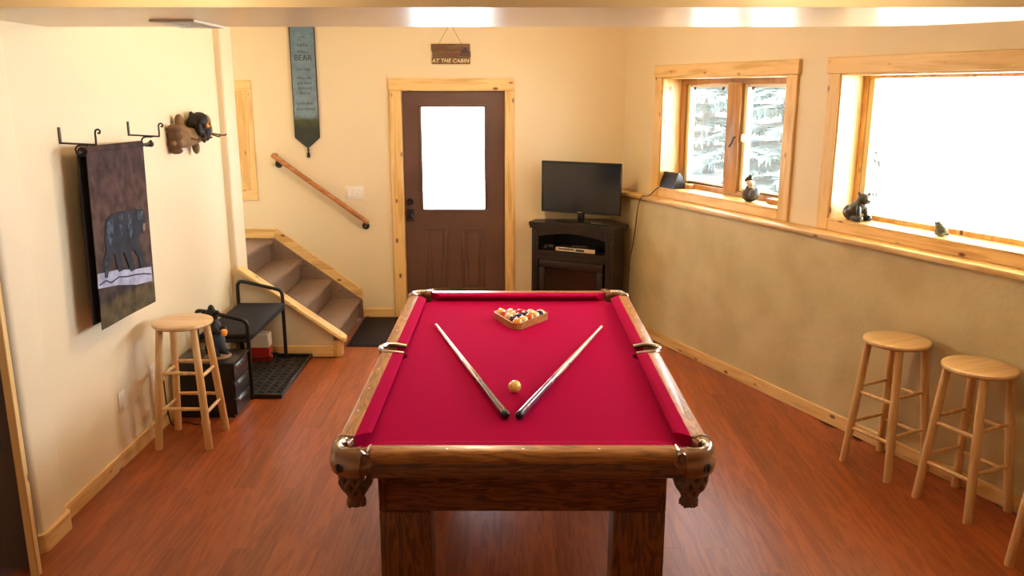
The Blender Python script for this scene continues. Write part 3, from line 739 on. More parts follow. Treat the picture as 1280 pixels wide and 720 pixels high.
obj('cabin_logs', mb, 'sign_wood', cabn)
obj('string', MB().tube([(-.105, -.007, .162), (-.02, -.006, .30), (0, -.005, .325), (.02, -.006, .30), (.098, -.007, .162)], .0018, 5), 'string', sg)
obj('nail', MB().cyl((0, .005, .325), (0, -.016, .327), .003, n=8), 'iron', sg)
# poem banner
pb = root('poem_banner', (-1.793, 7.455, 0), label='narrow blue fabric banner with a bear poem and tassel on back wall', cat='banner')
poly = [(-.106, 2.60), (.106, 2.60), (.106, 1.637), (.002, 1.545), (-.106, 1.637)]
obj('banner_cloth', MB().prism(poly, -.004, .0, lambda u, v, w: (u, w, v)), 'poem_banner', pb)
mb = MB()
for e in (-1, 1): mb.box(e * .106 - .004, e * .106 + .004, -.006, .001, 1.637, 2.60)
mb.tube([(-.106, -.003, 1.637), (.002, -.003, 1.545), (.106, -.003, 1.637)], .0045, 6)
obj('binding', mb, 'banner_edge', pb)
obj('hanging_rod', MB().cyl((-.13, -.003, 2.604), (.13, -.003, 2.604), .008, n=10), 'handrail', pb)
for s_, sz, z in (('Advice', .036, 2.405), ('from a', .034, 2.352), ('BEAR', .066, 2.288), ('Live large', .030, 2.208), ('When life', .032, 2.132), ('gets hairy', .032, 2.090), ('Grin and', .032, 2.048), ('Bear it', .032, 2.006), ('Look after', .034, 1.920), ('your honey!', .034, 1.872)):
    me = text_mesh(s_, sz, .0004); me.materials.append(MATS['ink'])
    obj('lettering', me, None, pb, loc=(.0, -.0046, z), rot=(PI / 2, 0, 0))
mb = MB().tube([(.05 * math.cos(t) * .5, -.0046, 2.468 + .018 * math.sin(t)) for t in [PI * .1 + PI * 1.3 * i / 8 for i in range(9)]], .002, 5)
obj('paw_flourish', mb, 'ink', pb)
mb = MB().lathe([(0, 1.545), (.009, 1.54), (.010, 1.525), (.006, 1.518), (.013, 1.495), (.015, 1.470), (.012, 1.462), (0, 1.462)], 12, (.002, -.004, 0))
obj('tassel', mb, 'tassel', pb)
# handrail
hr = root('stair_handrail', (-1.70, 7.40, 1.18), label='round wooden handrail slanting down the back wall over the stairs', cat='handrail')
p0 = Vector((-2.10 + 1.70, 0, 1.492 - 1.18)); p1 = Vector((-1.278 + 1.70, 0, .888 - 1.18))
dr = (p1 - p0).normalized()
obj('rail', MB().tube([p0, p0 + dr * .006, p1 - dr * .006, p1], [.017, .022, .022, .017], 16), 'handrail', hr)
obj('return_end', MB().tube([p0 + dr * .02, p0 + dr * .02 + Vector((0, .066, 0))], .020, 14), 'handrail', hr)
for t in (.045, .955):
    p = p0.lerp(p1, t)
    br = obj('bracket', MB().tube([p + Vector((0, 0, -.018)), p + Vector((0, .005, -.05)), p + Vector((0, .03, -.062)), p + Vector((0, .068, -.062))], .008, 8), 'black_metal', hr)
    obj('rosette', MB().cyl(p + Vector((0, .056, -.062)), p + Vector((0, .070, -.062)), .030, .034, 18), 'black_metal', br)
# light switch
sw = root('light_switch', (-1.406, 7.47, 1.15), label='white three-gang light switch plate left of the door', cat='light switch')
obj('plate', B(-.083, .083, -.006, 0, -.058, .058, r=.003, seg=2), 'white_plastic', sw)
for k in (-1, 0, 1): obj('rocker', B(k * .046 - .016, k * .046 + .016, -.0095, -.005, -.033, .033, r=.002, seg=1), 'white_plastic', sw)
# door mat
dm = root('door_mat', (-1.13, 7.0, 0), label='dark brown door mat between the stairs and the entry door', cat='mat')
obj('pile', B(-.215, .25, -.44, .435, .001, .012, r=.004), 'mat_dark', dm)
mb = MB()
for q in ((-.225, .26, -.45, -.43), (-.225, .26, .425, .445), (-.225, -.205, -.43, .425), (.24, .26, -.43, .425)): mb.box(*q, .0, .009)
obj('rubber_edge', mb, 'rubber', dm)

# ------------------------------------------------------------------ corner media stand with electric fireplace
SA = math.atan2(-.462, .887); SO = (.504, 7.075)
ms = root('media_stand', (*SO, 0), SA, label='dark brown corner fireplace media stand under the television', cat='tv stand')
top = [(-.395, -.015), (.395, -.015), (.438, .225), (.150, .455), (-.415, .15)]
mb = MB().prism(top, .895, .925); mb.prism([(x * .985, y * .97 + .004) for x, y in top], .872, .895)
obj('top', mb, 'espresso', ms)
body = [(-.37, .03), (.37, .03), (.405, .215), (.14, .43), (-.385, .145)]
mb = MB()
for (a, b_) in zip(body[1:], body[2:] + body[:1]):   # side and back panels
    d_ = (Vector(b_) - Vector(a)).normalized(); nn = Vector((-d_.y, d_.x)) * .014
    mb.prism([a, b_, (b_[0] + nn.x, b_[1] + nn.y), (a[0] + nn.x, a[1] + nn.y)], 0, .872)
obj('carcass', mb, 'espresso', ms)
for sx in (-1, 1):
    p = obj('pilaster', B(*sorted((sx * .375, sx * .315)), 0, .035, 0, .872, r=.005, seg=1), 'espresso', ms)
    obj('pilaster_panel', B(*sorted((sx * .36, sx * .33)), -.006, .002, .12, .80, r=.003, seg=1), 'espresso', p)
# arched header over the niche
hp = [(-.315, .872), (-.315, .80)] + [(-.315 + .63 * i / 12, .80 + .045 * math.sin(PI * i / 12)) for i in range(1, 12)] + [(.315, .80), (.315, .872)]
obj('arched_header', MB().prism(hp, .0, .03, lambda u, v, w: (u, w, v)), 'espresso', ms)
obj('shelf', B(-.36, .36, .0, .14, .655, .682), 'espresso', ms)
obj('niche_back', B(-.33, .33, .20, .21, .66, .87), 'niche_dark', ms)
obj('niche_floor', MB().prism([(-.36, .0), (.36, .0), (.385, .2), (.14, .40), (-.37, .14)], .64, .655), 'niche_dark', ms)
obj('lower_rail', B(-.315, .315, 0, .03, .60, .655, r=.004, seg=1), 'espresso', ms)
mb = MB()
for q in ((-.300, .300, .535, .60), (-.300, .300, .09, .15), (-.300, -.245, .15, .535), (.245, .300, .15, .535)): mb.box(q[0], q[1], -.010, .02, q[2], q[3], r=.006, seg=2)
fr = obj('firebox_frame', mb, 'espresso', ms)
obj('firebox_glass', B(-.245, .245, .004, .009, .15, .535), 'fire_glass', fr)
obj('ember_bed', B(-.23, .23, .02, .10, .15, .20), 'red_box', fr)
obj('plinth', B(-.37, .37, .0, .03, 0, .09, r=.004), 'espresso', ms)
def on_stand(x, y, z): c_, s_ = math.cos(SA), math.sin(SA); return (SO[0] + x * c_ - y * s_, SO[1] + x * s_ + y * c_, z)
tv = root('television', on_stand(.02, .15, .925), SA, label='black flat screen television on the corner media stand', cat='television')
obj('back_shell', B(-.33, .33, .012, .05, .11, .49, r=.015, seg=2), 'tv_bezel', tv)
mb = MB()
for q in ((-.368, .368, .505, .520), (-.368, .368, .078, .100), (-.368, -.355, .10, .505), (.355, .368, .10, .505)): mb.box(q[0], q[1], -.014, .014, q[2], q[3], r=.003, seg=1)
obj('bezel', mb, 'tv_bezel', tv)
obj('screen', B(-.355, .355, -.009, .010, .10, .505), 'tv_screen', tv)
mb = MB()
for k in range(7): mb.box(-.020 + k * .006, -.0162 + k * .006, -.0152, -.013, .0865, .0925)
obj('maker_mark', mb, 'silver', tv)
obj('neck', MB().box(-.03, .03, .0, .03, .008, .10, r=.008, seg=2), 'tv_bezel', tv)
obj('base', MB().prism([(-.21, -.03), (.21, -.03), (.19, .08), (-.19, .08)], .0, .010), 'tv_bezel', tv)
dv = root('dvd_player', on_stand(.035, .07, .682), SA, label='slim silver disc player in the niche of the media stand', cat='disc player')
obj('case', B(-.183, .183, -.055, .10, .003, .040, r=.002, seg=1), 'black_plastic', dv)
fc = obj('front_panel', B(-.183, .183, -.062, -.054, .004, .039, r=.002, seg=1), 'silver', dv)
obj('disc_tray', B(-.15, -.01, -.0635, -.061, .020, .031), 'vent_dark', fc); obj('display', B(.01, .085, -.0635, -.061, .014, .030), 'black_plastic', fc)
for k in range(3): obj('foot', MB().cyl((-.15 + .15 * k, -.03, 0), (-.15 + .15 * k, -.03, .004), .01, n=10), 'rubber', dv)
rm = root('remote_control', on_stand(.06, .04, .722), SA + .3, label='small remote control lying on the silver disc player', cat='remote')
obj('shell', B(-.07, .07, -.02, .02, .0, .016, r=.006, seg=2), 'black_plastic', rm)
for k in range(4): obj('button', MB().cyl((-.045 + .028 * k, 0, .015), (-.045 + .028 * k, 0, .018), .006, n=8), 'silver', rm)
gp = root('small_gadget', on_stand(-.225, .06, .682), SA, label='small black gadget with a cable left of the disc player', cat='gadget')
obj('shell', MB().box(-.05, .05, -.03, .03, 0, .05, r=.018, seg=3), 'black_plastic', gp)
obj('window', B(-.02, .03, -.032, -.029, .02, .04, r=.002, seg=1), 'tv_screen', gp)
obj('cable', MB().tube([(-.05, 0, .02), (-.065, -.02, .05), (-.05, -.03, .075), (-.01, -.01, .07), (.03, .03, .03)], .003, 6), 'rubber', gp)
rm = root('remote_control', on_stand(.235, .06, .925), SA + .15, label='black remote control lying under the right end of the television', cat='remote')
obj('shell', B(-.075, .075, -.022, .022, 0, .018, r=.006, seg=2), 'black_plastic', rm)
for k in range(4): obj('button', MB().cyl((-.05 + .03 * k, 0, .017), (-.05 + .03 * k, 0, .020), .006, n=8), 'vent_dark', rm)

# ------------------------------------------------------------------ things on the window sills
SZ = WIN_Z0 + .002
rd = root('sill_speaker', RW(.685, .045, SZ), RA, label='black wedge-shaped speaker on the sill at the left end of the casement window', cat='speaker')
prof = [(-.055, 0), (.075, 0), (.070, .03), (.005, .128), (-.012, .125), (-.055, .012)]
obj('case', MB().prism([(-u * -1, v) for u, v in prof], -.105, .105, lambda u, v, w: (w, u, v)), 'black_plastic', rd)
gr = MB(); 
for k in range(9): gr.loft([[(-.09, -.05 + .0385 * t + dx, .016 + .1 * t + dz) for dx, dz in ((0, 0), (-.003, .001), (-.003, .004), (0, .004))] if sd_ < 0 else [(.09, -.05 + .0385 * t + dx, .016 + .1 * t + dz) for dx, dz in ((0, 0), (-.003, .001), (-.003, .004), (0, .004))] for t in [(k + .5) / 10] for sd_ in (-1, 1)])
obj('grille', gr, 'black_fabric', rd)
# its cable hanging over the ledge
cb = MB()
pts_ = [RW(.62, .02, SZ + .006), RW(.60, -.04, SZ - .012), RW(.575, -.10, 1.193), RW(.548, -.142, 1.19), RW(.525, -.153, 1.15), RW(.49, -.150, 1.06), RW(.47, -.147, .95), RW(.455, -.147, .87), RW(.43, -.147, .75), RW(.39, -.145, .62), RW(.37, -.14, .40), RW(.36, -.14, .06), RW(.355, -.14, .005)]
def smooth_path(P, n=6):
    out = []
    for i in range(len(P) - 1):
        p0, p1, p2, p3 = P[max(0, i - 1)], P[i], P[i + 1], P[min(len(P) - 1, i + 2)]
        for k in range(n):
            t = k / n
            out.append(.5 * ((2 * p1) + (p2 - p0) * t + (2 * p0 - 5 * p1 + 4 * p2 - p3) * t * t + (3 * p1 - p0 - 3 * p2 + p3) * t ** 3))
    out.append(P[-1]); return out
obj('speaker_cable', cb.tube(smooth_path(pts_), .0042, 6), 'rubber', label='thin dark cable hanging from the sill speaker behind the media stand', cat='cable')
go = root('goose_figurine', RW(1.655, .04, SZ), RA, label='small brown goose figurine with tucked pale cheek on the casement sill', cat='figurine')
blob('body', [((0, 0, .050), (.062, .050, .050)), ((.03, .01, .055), (.045, .04, .045)), ((-.005, 0, .095), (.03, .03, .03))], 'goose_brown', .006, go)
blob('wing', [((.052, -.012, .062), (.032, .036, .040), (0, .4, 0)), ((.068, -.0, .080), (.015, .02, .028))], 'goose_grey', .005, go)
blob('neck_and_cheek', [((.010, -.005, .112), (.018, .018, .026)), ((.006, -.007, .136), (.040, .030, .022), (0, .35, 0))], 'goose_white', .005, go)
blob('crown', [((-.012, -.005, .158), (.036, .029, .024), (0, -.55, 0)), ((.002, -.005, .176), (.018, .018, .018)), ((-.026, -.006, .150), (.020, .022, .018))], 'goose_black', .005, go)
sb = root('bear_figurine', RW(2.625, .055, SZ), RA, label='dark seated bear figurine at the left end of the big window sill', cat='figurine')
blob('body', [((-.035, 0, .048), (.058, .050, .052)), ((.0, 0, .075), (.048, .045, .052), (0, .5, 0)), ((.025, 0, .105), (.038, .036, .040)), ((.048, 0, .140), (.038, .034, .032)), ((.078, -.004, .125), (.020, .018, .016)),
              ((.034, -.026, .170), (.011, .008, .011)), ((.070, .020, .168), (.011, .008, .011)), ((.045, -.028, .062), (.015, .014, .045), (0, -.15, 0)), ((.050, .024, .062), (.015, .014, .045), (0, -.15, 0)),
              ((.035, -.036, .016), (.050, .018, .016)), ((.035, .034, .016), (.050, .018, .016)), ((.07, -.036, .020), (.016, .018, .020)), ((.07, .034, .020), (.016, .018, .020))], 'figurine_bear', .004, sb, smooth=3)
obj('nose', MB().ell((.098, -.004, .128), (.006, .008, .005), seg=10, ring=6), 'rubber', sb)
for e in (-1, 1): obj('eye', MB().ell((.070, e * .024 - .004, .146), .004, seg=8, ring=6), 'rubber', sb)
fg = root('green_figurine', RW(3.225, .05, SZ), RA, label='tiny green animal figurine with raised head on the big window sill', cat='figurine')
blob('body', [((.012, 0, .028), (.034, .028, .028)), ((.0, 0, .046), (.024, .021, .026), (0, -.6, 0)), ((-.016, 0, .062), (.017, .015, .014)), ((-.030, 0, .068), (.013, .009, .007), (0, .45, 0)), ((-.010, .007, .074), (.006, .005, .007)), ((-.010, -.007, .074), (.006, .005, .007)),
              ((-.012, -.013, .022), (.008, .008, .022)), ((-.012, .013, .022), (.008, .008, .022)), ((.018, -.022, .012), (.026, .010, .011)), ((.018, .022, .012), (.026, .010, .011))], 'figurine_green', .003, fg, smooth=3)
for e in (-1, 1): obj('eye', MB().ell((-.022, e * .013, .066), .0026, seg=8, ring=6), 'rubber', fg)

# ------------------------------------------------------------------ left wall: tapestry on hooks, bear plaque, outlets
WX = -2.17
for yy, lb in ((4.075, 'black wrought iron double hook holding the near end of tapestry'), (4.815, 'black wrought iron double hook holding the far end of tapestry')):
    h_ = root('wall_hook', (WX, yy, 1.755), label=lb, cat='hook', group='wrought iron hooks')
    obj('back_plate', B(0, .006, -.010, .010, .035, .115, r=.002, seg=1), 'iron', h_)
    pth = [Vector((.003, 0, .04)), Vector((.06, 0, .037)), Vector((.165, 0, .032)), Vector((.172, 0, .036)), Vector((.174, 0, .06)), Vector((.174, 0, .085)), Vector((.178, 0, .100)), Vector((.190, 0, .104)), Vector((.198, 0, .096)), Vector((.194, 0, .086)), Vector((.186, 0, .088))]
    obj('arm', MB().tube(smooth_path(pth, 4), .0048, 7), 'iron', h_)
    pth = [Vector((.135, 0, .030)), Vector((.09, 0, .028)), Vector((.072, 0, .012)), Vector((.078, 0, -.012)), Vector((.098, 0, -.022)), Vector((.120, 0, -.014)), Vector((.126, 0, .004)), Vector((.118, 0, .010))]
    obj('lower_hook', MB().tube(smooth_path(pth, 4), .0048, 7), 'iron', h_)
tp = root('bear_tapestry', (-2.07, 4.40, 0), label='long fabric wall hanging with a black bear, hung from iron hooks', cat='tapestry')
obj('rod', MB().cyl((0, -.36, 1.752), (0, .455, 1.742), .0095, n=12), 'iron', tp)
obj('finial', MB().ell((0, .462, 1.742), .018, seg=14, ring=10), 'iron', tp)
obj('finial', MB().ell((0, -.364, 1.752), .011, seg=14, ring=10), 'iron', tp)
def sheet(x, y0, y1, ztop, zb0, zb1, th, wob):
    mb = MB(); ny, nz = 12, 16; g0 = []; g1 = []
    for j in range(nz + 1):
        r0 = []; r1 = []
        for i_ in range(ny + 1):
            t = i_ / ny; v = j / nz; y = y0 + (y1 - y0) * t - .045 * v; zb = zb0 + (zb1 - zb0) * t
            z = ztop + (zb - ztop) * v; o_ = wob * v * math.sin(t * 7 + 1)
            r0.append(mb.bm.verts.new((x + o_, y, z))); r1.append(mb.bm.verts.new((x + o_ - th, y, z)))
        g0.append(r0); g1.append(r1)
    f = mb.bm.faces.new
    for j in range(nz):
        for i_ in range(ny):
            f((g0[j][i_], g0[j + 1][i_], g0[j + 1][i_ + 1], g0[j][i_ + 1])); f((g1[j][i_], g1[j][i_ + 1], g1[j + 1][i_ + 1], g1[j + 1][i_]))
        f((g0[j][0], g1[j][0], g1[j + 1][0], g0[j + 1][0])); f((g0[j][ny], g0[j + 1][ny], g1[j + 1][ny], g1[j][ny]))
    for i_ in range(ny):
        f((g0[0][i_], g0[0][i_ + 1], g1[0][i_ + 1], g1[0][i_])); f((g0[nz][i_], g1[nz][i_], g1[nz][i_ + 1], g0[nz][i_ + 1]))
    return mb
obj('front_layer', sheet(.020, -.325, .315, 1.762, .874, .860, .004, .003), 'bear_tapestry', tp, angle=60)
obj('back_layer', sheet(-.016, -.335, .305, 1.762, .90, .89, .004, .003), 'tapestry_back', tp, angle=60)
obj('top_fold', MB().tube([(.002, -.33, 1.757), (.002, .315, 1.748)], .021, 10), 'bear_tapestry', tp)
bear = [(4.194, 1.408), (4.242, 1.422), (4.321, 1.429), (4.4, 1.424), (4.462, 1.409), (4.498, 1.419), (4.533, 1.42), (4.554, 1.407), (4.617, 1.403), (4.636, 1.38), (4.638, 1.34), (4.62, 1.296), (4.592, 1.27), (4.56, 1.283), (4.524, 1.235), (4.561, 1.166), (4.586, 1.09), (4.524, 1.087), (4.513, 1.144), (4.464, 1.2), (4.423, 1.2), (4.434, 1.145), (4.456, 1.094), (4.398, 1.094), (4.376, 1.141), (4.349, 1.207), (4.301, 1.209), (4.308, 1.17), (4.328, 1.121), (4.264, 1.12), (4.247, 1.183), (4.241, 1.22), (4.206, 1.205), (4.168, 1.17), (4.14, 1.118), (4.112, 1.122), (4.116, 1.167), (4.094, 1.171), (4.117, 1.209), (4.159, 1.258), (4.154, 1.301), (4.167, 1.356)]
def flat(poly, x0, x1): return MB().prism([(y - 4.40, z) for y, z in poly], x0, x1, lambda u, v, w: (w, u, v))
obj('printed_log', flat([(4.045, 1.158), (4.25, 1.135), (4.45, 1.095), (4.655, 1.068), (4.652, .985), (4.45, 1.01), (4.25, 1.055), (4.035, 1.085)], .0205, .0235), 'tapestry_log', tp)
obj('printed_log_crack', MB().tube([(.0235, y - 4.40, z) for y, z in ((4.05, 1.10), (4.12, 1.108), (4.17, 1.085), (4.26, 1.096), (4.35, 1.078), (4.44, 1.068), (4.55, 1.05), (4.64, 1.028))], .004, 5), 'tapestry_crack', tp)
pbear = obj('printed_bear', flat(bear, .0215, .0245), 'tapestry_bear', tp)
for pl in ([(4.19, 1.39), (4.26, 1.405), (4.25, 1.33), (4.20, 1.25), (4.18, 1.31)], [(4.33, 1.415), (4.38, 1.41), (4.36, 1.33), (4.33, 1.29), (4.32, 1.36)], [(4.43, 1.40), (4.47, 1.39), (4.46, 1.30), (4.43, 1.25), (4.42, 1.33)], [(4.55, 1.40), (4.62, 1.39), (4.60, 1.35), (4.55, 1.345)], [(4.14, 1.20), (4.16, 1.19), (4.135, 1.13), (4.12, 1.13)]):
    obj('printed_fur_sheen', flat(pl, .0245, .0255), 'tapestry_bear_sheen', pbear)
plain('printed_tan', (.24, .15, .08), .8); obj('printed_muzzle', flat([(4.600, 1.325), (4.628, 1.32), (4.622, 1.285), (4.60, 1.278), (4.592, 1.30)], .0245, .0258), 'printed_tan', pbear)
# bear peeking over a log, with twig hooks
bp_ = root('bear_coat_rack', (WX, 5.58, 1.70), label='carved log wall plaque with black bear peeking over and twig hooks', cat='coat rack')
blob('log', [((.05, .06, .045), (.05, .34, .058), (.10, 0, 0)), ((.05, .20, .055), (.045, .20, .055)), ((.05, -.12, .055), (.05, .12, .072)), ((.045, -.13, .11), (.030, .032, .055)), ((.045, -.128, .15), (.030, .034, .045)), ((.045, .12, -.03), (.024, .032, .05), (.25, 0, 0)), ((.045, .33, .075), (.045, .06, .06)), ((.045, .34, .125), (.035, .05, .055))], 'bark', .006, bp_, smooth=1)
blob('cut_end', [((.052, -.235, .105), (.050, .026, .030)), ((.052, -.235, .060), (.052, .026, .034)), ((.050, -.228, .010), (.048, .028, .035)), ((.045, -.215, -.032), (.042, .032, .022))], 'bark_end', .006, bp_, smooth=1)
br_ = blob('bear', [((.06, .15, .125), (.055, .115, .070)), ((.075, .14, .150), (.055, .080, .050)), ((.095, .11, .135), (.045, .055, .045)), ((.045, .085, .186), (.014, .022, .020)), ((.045, .205, .180), (.014, .022, .020)), ((.105, .045, .085), (.022, .028, .040)), ((.118, .085, .035), (.018, .020, .038)), ((.10, .205, .065), (.025, .030, .062), (-.25, 0, 0))], 'bear_black', .006, bp_, smooth=1)
obj('muzzle', MB().ell((.134, .118, .112), (.017, .019, .018)), 'bear_orange', br_)
obj('nose', MB().ell((.150, .115, .120), (.006, .008, .006), seg=10, ring=6), 'rubber', br_)
for yy in (-.09, .03, .15, .31):
    tw = [Vector((.085, yy, .045)), Vector((.11, yy + .01, .035)), Vector((.135, yy + .012, .028)), Vector((.145, yy + .012, .036))]
    obj('twig_hook', MB().tube(smooth_path(tw, 4), .006, 6), 'bark_end', bp_)
tw = [Vector((.08, .34, .05)), Vector((.12, .36, .04)), Vector((.16, .375, .035)), Vector((.17, .378, .045))]
obj('twig_hook', MB().tube(smooth_path(tw, 4), .006, 6), 'bark_end', bp_)
for yy, zz, lb in ((4.385, .36, 'white wall outlet plate low on left wall, nearer the camera'), (4.80, .375, 'white wall outlet plate low on left wall, half hidden behind stool')):
    ot = root('wall_outlet', (WX, yy, zz), label=lb, cat='outlet', group='outlets on the left wall')
    obj('plate', B(0, .006, -.038, .038, -.06, .06, r=.003, seg=2), 'white_plastic', ot)
    for e in (-1, 1): obj('receptacle', B(.005, .009, -.017, .017, e * .022 - .014, e * .022 + .014, r=.003, seg=2), 'white_plastic', ot)
# soffit vent
vn = root('ceiling_vent', (-1.425, 3.86, 2.33), label='white metal vent grille in the underside of the soffit', cat='vent')
mb = MB()
for q in ((-.095, .095, -.19, -.165), (-.095, .095, .165, .19), (-.095, -.07, -.165, .165), (.07, .095, -.165, .165)): mb.box(q[0], q[1], q[2], q[3], -.010, 0, r=.002, seg=1)
obj('frame', mb, 'vent_white', vn)
obj('backing', B(-.07, .07, -.165, .165, -.002, 0), 'vent_dark', vn)
for k in range(7):
    x = -.06 + k * .02
    obj('slat', MB().prism([(x - .006, -.001), (x + .006, -.010), (x + .0075, -.009), (x - .0045, 0)], -.165, .165, lambda u, v, w: (u, w, v)), 'vent_white', vn)

# ------------------------------------------------------------------ bench corner by the stairs
bn = root('boot_bench', (-1.93, 5.81, 0), label='black metal bench with padded seat and raised hoop ends by stairs', cat='bench')
def hoop(y):
    pth = [Vector((-.17, y, .012)), Vector((-.17, y, .30)), Vector((-.17, y, .56)), Vector((-.163, y, .60)), Vector((-.135, y, .618)), Vector((0, y, .590)), Vector((.12, y, .560)), Vector((.155, y, .545)), Vector((.168, y, .51)), Vector((.168, y, .44)), Vector((.168, y, .22)), Vector((.168, y, .012))]
    h_ = obj('end_hoop', MB().tube(smooth_path(pth, 4), .0135, 10), 'black_metal', bn)
    for x in (-.17, .168): obj('foot_cap', MB().lathe([(0, 0), (.017, 0), (.017, .03), (.0145, .034)], 12, (x, y, .012 if y > 0 else .0)), 'rubber', h_)
    obj('cross_bar', MB().cyl((-.17, y, .41), (.168, y, .41), .010, n=8), 'black_metal', h_)
for y in (-.44, .43): hoop(y)
obj('seat_pad', MB().box(-.165, .190, -.435, .425, .415, .455, r=.014, seg=3), 'black_fabric', bn)
for x in (-.165, .165): obj('seat_rail', MB().cyl((x, -.44, .405), (x, .43, .405), .009, n=8), 'black_metal', bn)
mb = MB()
mb.cyl((-.17, -.44, .345), (.168, -.44, .345), .004, n=6); mb.cyl((-.17, -.44, .30), (.168, -.44, .30), .004, n=6)
for k in range(14):
    x = -.17 + .338 * k / 14; mb.cyl((x, -.44, .30 if k % 2 else .345), (x + .024, -.44, .345 if k % 2 else .30), .003, n=6)
obj('wire_lattice', mb, 'black_metal', bn)
bt = root('boot_tray', (-1.83, 5.825, 0), label='black textured boot tray on the floor under the bench', cat='tray')
mb = MB()
for q in ((-.27, .265, -.46, -.445), (-.27, .265, .44, .455), (-.27, -.255, -.445, .44), (.25, .265, -.445, .44)): mb.box(*q, 0, .034, r=.003, seg=1)
obj('rim', mb, 'black_plastic', bt)
obj('tray_floor', B(-.258, .252, -.448, .443, 0, .008), 'tray_mat', bt)
mb = MB()
for k in range(14):
    for j in range(8):
        x, y = -.225 + j * .064, -.41 + k * .063
        mb.tube([(x - .02, y, .008), (x - .008, y + .012, .013), (x + .008, y - .012, .013), (x + .02, y, .008)], .004, 4)
obj('tread_pattern', mb, 'tray_mat', bt, kind='stuff')
mb = MB()
for k in range(2): mb.cyl((-.25, .30 + k * .06, .045 + .02 * k), (.02, .30 + k * .06, .045 + .02 * k), .004, n=6)
for k in range(8): mb.cyl((-.24 + k * .035, .30, .045), (-.22 + k * .035, .36, .065), .003, n=6)
mb.cyl((-.25, .33, .008), (-.25, .33, .06), .004, n=6); mb.cyl((.02, .33, .008), (.02, .33, .06), .004, n=6)
obj('wire_rest', mb, 'black_metal', bt)
cx = root('carton', (-1.955, 6.195, .009), .03, label='red and white carton standing under the bench', cat='box')
obj('lower_half', B(-.09, .09, -.05, .05, 0, .11, r=.003, seg=1), 'red_box', cx)
obj('upper_half', B(-.09, .09, -.05, .05, .11, .215, r=.003, seg=1), 'white_box', cx)
obj('flap_seam', B(-.09, .09, -.002, .002, .214, .217), 'vent_dark', cx)
# drawer unit
du = root('drawer_unit', (-1.755, 5.035, 0), label='black three-drawer cabinet beside the bench with bear statue on top', cat='drawers')
obj('carcass', MB().box(-.385, -.018, .0, .29, .0, .35), 'black_plastic', du)
obj('top', MB().box(-.395, .004, -.006, .296, .35, .366, r=.004, seg=2), 'black_plastic', du)
for k in range(3):
    z0 = .015 + k * .112
    dw = obj('drawer', MB().box(-.020, -.004, .006, .284, z0, z0 + .104, r=.003, seg=1), 'black_plastic', du)
    obj('pull', MB().box(-.006, .008, .05, .24, z0 + .083, z0 + .092, r=.003, seg=2), 'chrome', dw)
bs = root('bear_statue', (-1.915, 5.17, .366), -.5, label='small black bear statuette looking upward on the drawer cabinet', cat='statue')
blob('body', [((0, 0, .10), (.060, .055, .085)), ((0, 0, .19), (.052, .05, .075)), ((-.035, 0, .05), (.04, .04, .055)), ((.02, -.03, .035), (.03, .028, .045)), ((.02, .035, .035), (.03, .028, .045)), ((.045, -.032, .018), (.035, .022, .018)), ((.045, .035, .018), (.035, .022, .018)),
              ((-.01, 0, .275), (.048, .042, .045), (0, -.5, 0)), ((-.005, 0, .318), (.022, .020, .028), (0, -.2, 0)), ((-.045, -.03, .30), (.014, .012, .016)), ((-.045, .03, .30), (.014, .012, .016)), ((.055, -.03, .19), (.045, .018, .02), (0, .4, 0)), ((.055, .03, .19), (.045, .018, .02), (0, .4, 0))], 'bear_black', .007, bs, smooth=2)
obj('muzzle', MB().ell((.045, 0, .30), (.018, .016, .014)), 'bear_black', bs)
blob('overalls', [((.018, 0, .11), (.056, .058, .065)), ((.02, -.03, .05), (.034, .032, .036)), ((.02, .035, .05), (.034, .032, .036))], 'bear_bluewear', .007, bs, smooth=2)
obj('honey_pot', MB().lathe([(0, -.02), (.016, -.02), (.022, -.006), (.022, .008), (.015, .018), (0, .018)], 14, (.092, 0, .175)), 'bear_orange', bs)
obj('pedestal', MB().lathe([(0, 0), (.082, 0), (.085, .008), (.078, .018), (0, .02)], 20, (.02, 0, 0)), 'statue_base', bs)
pc = root('power_cord', (-2.0, 4.93, 0), label='black cord with white plug on the floor behind the left stool', cat='cord')
obj('cord', MB().tube(smooth_path([Vector((-.15, -.03, .30)), Vector((-.135, -.05, .12)), Vector((-.12, -.03, .006)), Vector((-.06, .02, .005)), Vector((.02, -.02, .005)), Vector((.06, .0, .006))]), .004, 6), 'rubber', pc)
obj('plug', B(.05, .10, -.018, .018, .0, .018, r=.005, seg=2), 'white_plastic', pc)

# ------------------------------------------------------------------ ceiling lamps (warm flush domes)
def lamp(x, y, label, power):
    g = root('ceiling_lamp', (x, y, CEIL), label=label, cat='ceiling light', group='ceiling lamps')
    obj('canopy', MB().lathe([(0, 0), (.15, 0), (.15, -.02), (.14, -.025), (0, -.025)], 28), 'lamp_metal', g)
    obj('glass_shade', MB().lathe([(.145, -.025), (.14, -.05), (.11, -.085), (.05, -.105), (0, -.108)], 28), 'lamp_glass', g)
    ld = bpy.data.lights.new('bulb', 'POINT'); ld.energy = power; ld.color = (1, .78, .48); ld.shadow_soft_size = .10
    o = bpy.data.objects.new('bulb', ld); col.objects.link(o); o.parent = g; o.location = (0, 0, -.24)
LAMP_P = 20
lamp(-.25, 5.5, 'warm dome ceiling lamp above the far end of the pool table', LAMP_P)
lamp(-1.2, 2.62, 'added warm dome lamp out of view before the soffit, left one', LAMP_P * .3)  # this pair is added, out of view, to brighten the soffit's front face
lamp(1.1, 2.62, 'added warm dome lamp out of view before the soffit, right one', LAMP_P * .3)  # second added lamp, evens the light along the soffit face

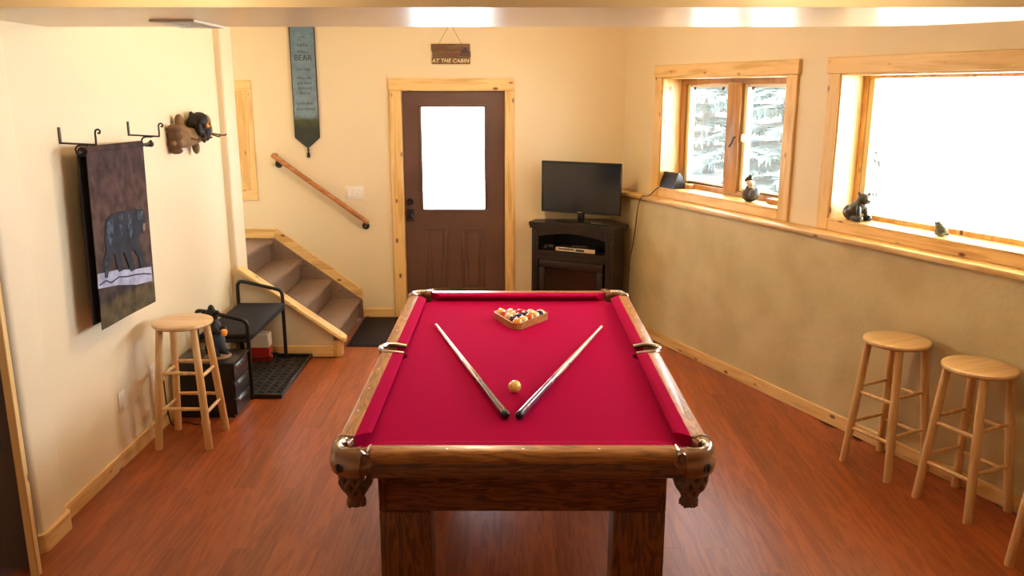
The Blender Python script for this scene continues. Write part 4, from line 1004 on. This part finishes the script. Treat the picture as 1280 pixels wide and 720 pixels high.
# ------------------------------------------------------------------ outside
obj('ground', MB().box(-14, 60, 7.68, 80, -.4, -.10), 'gravel', kind='structure')
mb = MB(); P = [RW(-.35, .245, 0), RW(13, .245, 0)]
poly = [(P[0].x, P[0].y), (P[1].x, P[1].y), (60, P[1].y), (60, 80), (P[0].x + .0, 80)]
obj('ground_bank', mb.prism(poly, -.3, .30), 'ground', kind='structure')
def conifer(loc, H, R, seed, label):
    rng = random.Random(seed)
    g = root('spruce_tree', loc, label=label, cat='tree', group='spruces outside the window')
    obj('trunk', MB().tube([(0, 0, -.1), (0, 0, H * .5), (0, 0, H)], [.16, .10, .015], 10), 'trunk', g)
    br = MB(); nd = MB(); z = .25
    verts = []; faces = []
    while z < H - .15:
        rl = R * (1 - z / H) ** .8; nb = max(5, int(12 * (1 - z / H) + 4)); off = rng.uniform(0, 6)
        for k in range(nb):
            a = off + 2 * PI * k / nb + rng.uniform(-.2, .2); L = rl * rng.uniform(.75, 1.1); dirx, diry = math.cos(a), math.sin(a); dp = rng.uniform(.15, .35)
            def pt_(t): return Vector((dirx * L * t, diry * L * t, z + .12 * math.sin(t * 2) - dp * L * t * t + .10 * t ** 4))
            br.tube([pt_(t) for t in (0, .33, .66, 1)], [.022, .016, .010, .004], 4)
            ns = max(6, int(L * 17))
            for j in range(ns):
                t = .12 + .88 * (j + .5) / ns; p = pt_(t)
                for sd_ in (-1, 1):
                    tw = (.34 * (1 - t) + .10) * L * rng.uniform(.5, 1.0) + .05
                    d_ = Vector((dirx * .65 - diry * sd_, diry * .65 + dirx * sd_, rng.uniform(-.45, .0))).normalized() * tw
                    nn = Vector((0, 0, 1)).cross(d_).normalized() * (.06 + .04 * rng.random())
                    q = p + d_; m_ = p + d_ * .45 + Vector((0, 0, -.015))
                    i0 = len(verts); verts += [p, m_ + nn, q, m_ - nn]; faces.append((i0, i0 + 1, i0 + 2, i0 + 3))
                    dn = p + d_ * .5 + Vector((0, 0, -.10 - .08 * rng.random()))
                    i0 = len(verts); verts += [p, p + d_ * .6, dn]; faces.append((i0, i0 + 1, i0 + 2))
        z += .27 + .07 * rng.random()
    obj('branches', br, 'trunk', g)
    me = bpy.data.meshes.new('needles'); me.from_pydata([tuple(v) for v in verts], [], faces); me.materials.append(MATS['needles'])
    obj('needle_sprays', me, None, g, kind='stuff')
conifer((4.2, 18.2, .30), 7.5, 1.45, 3, 'pale green spruce outside, seen in the left casement pane')
conifer((4.55, 14.0, .30), 6.5, 1.5, 5, 'pale green spruce outside, seen in the right casement pane')
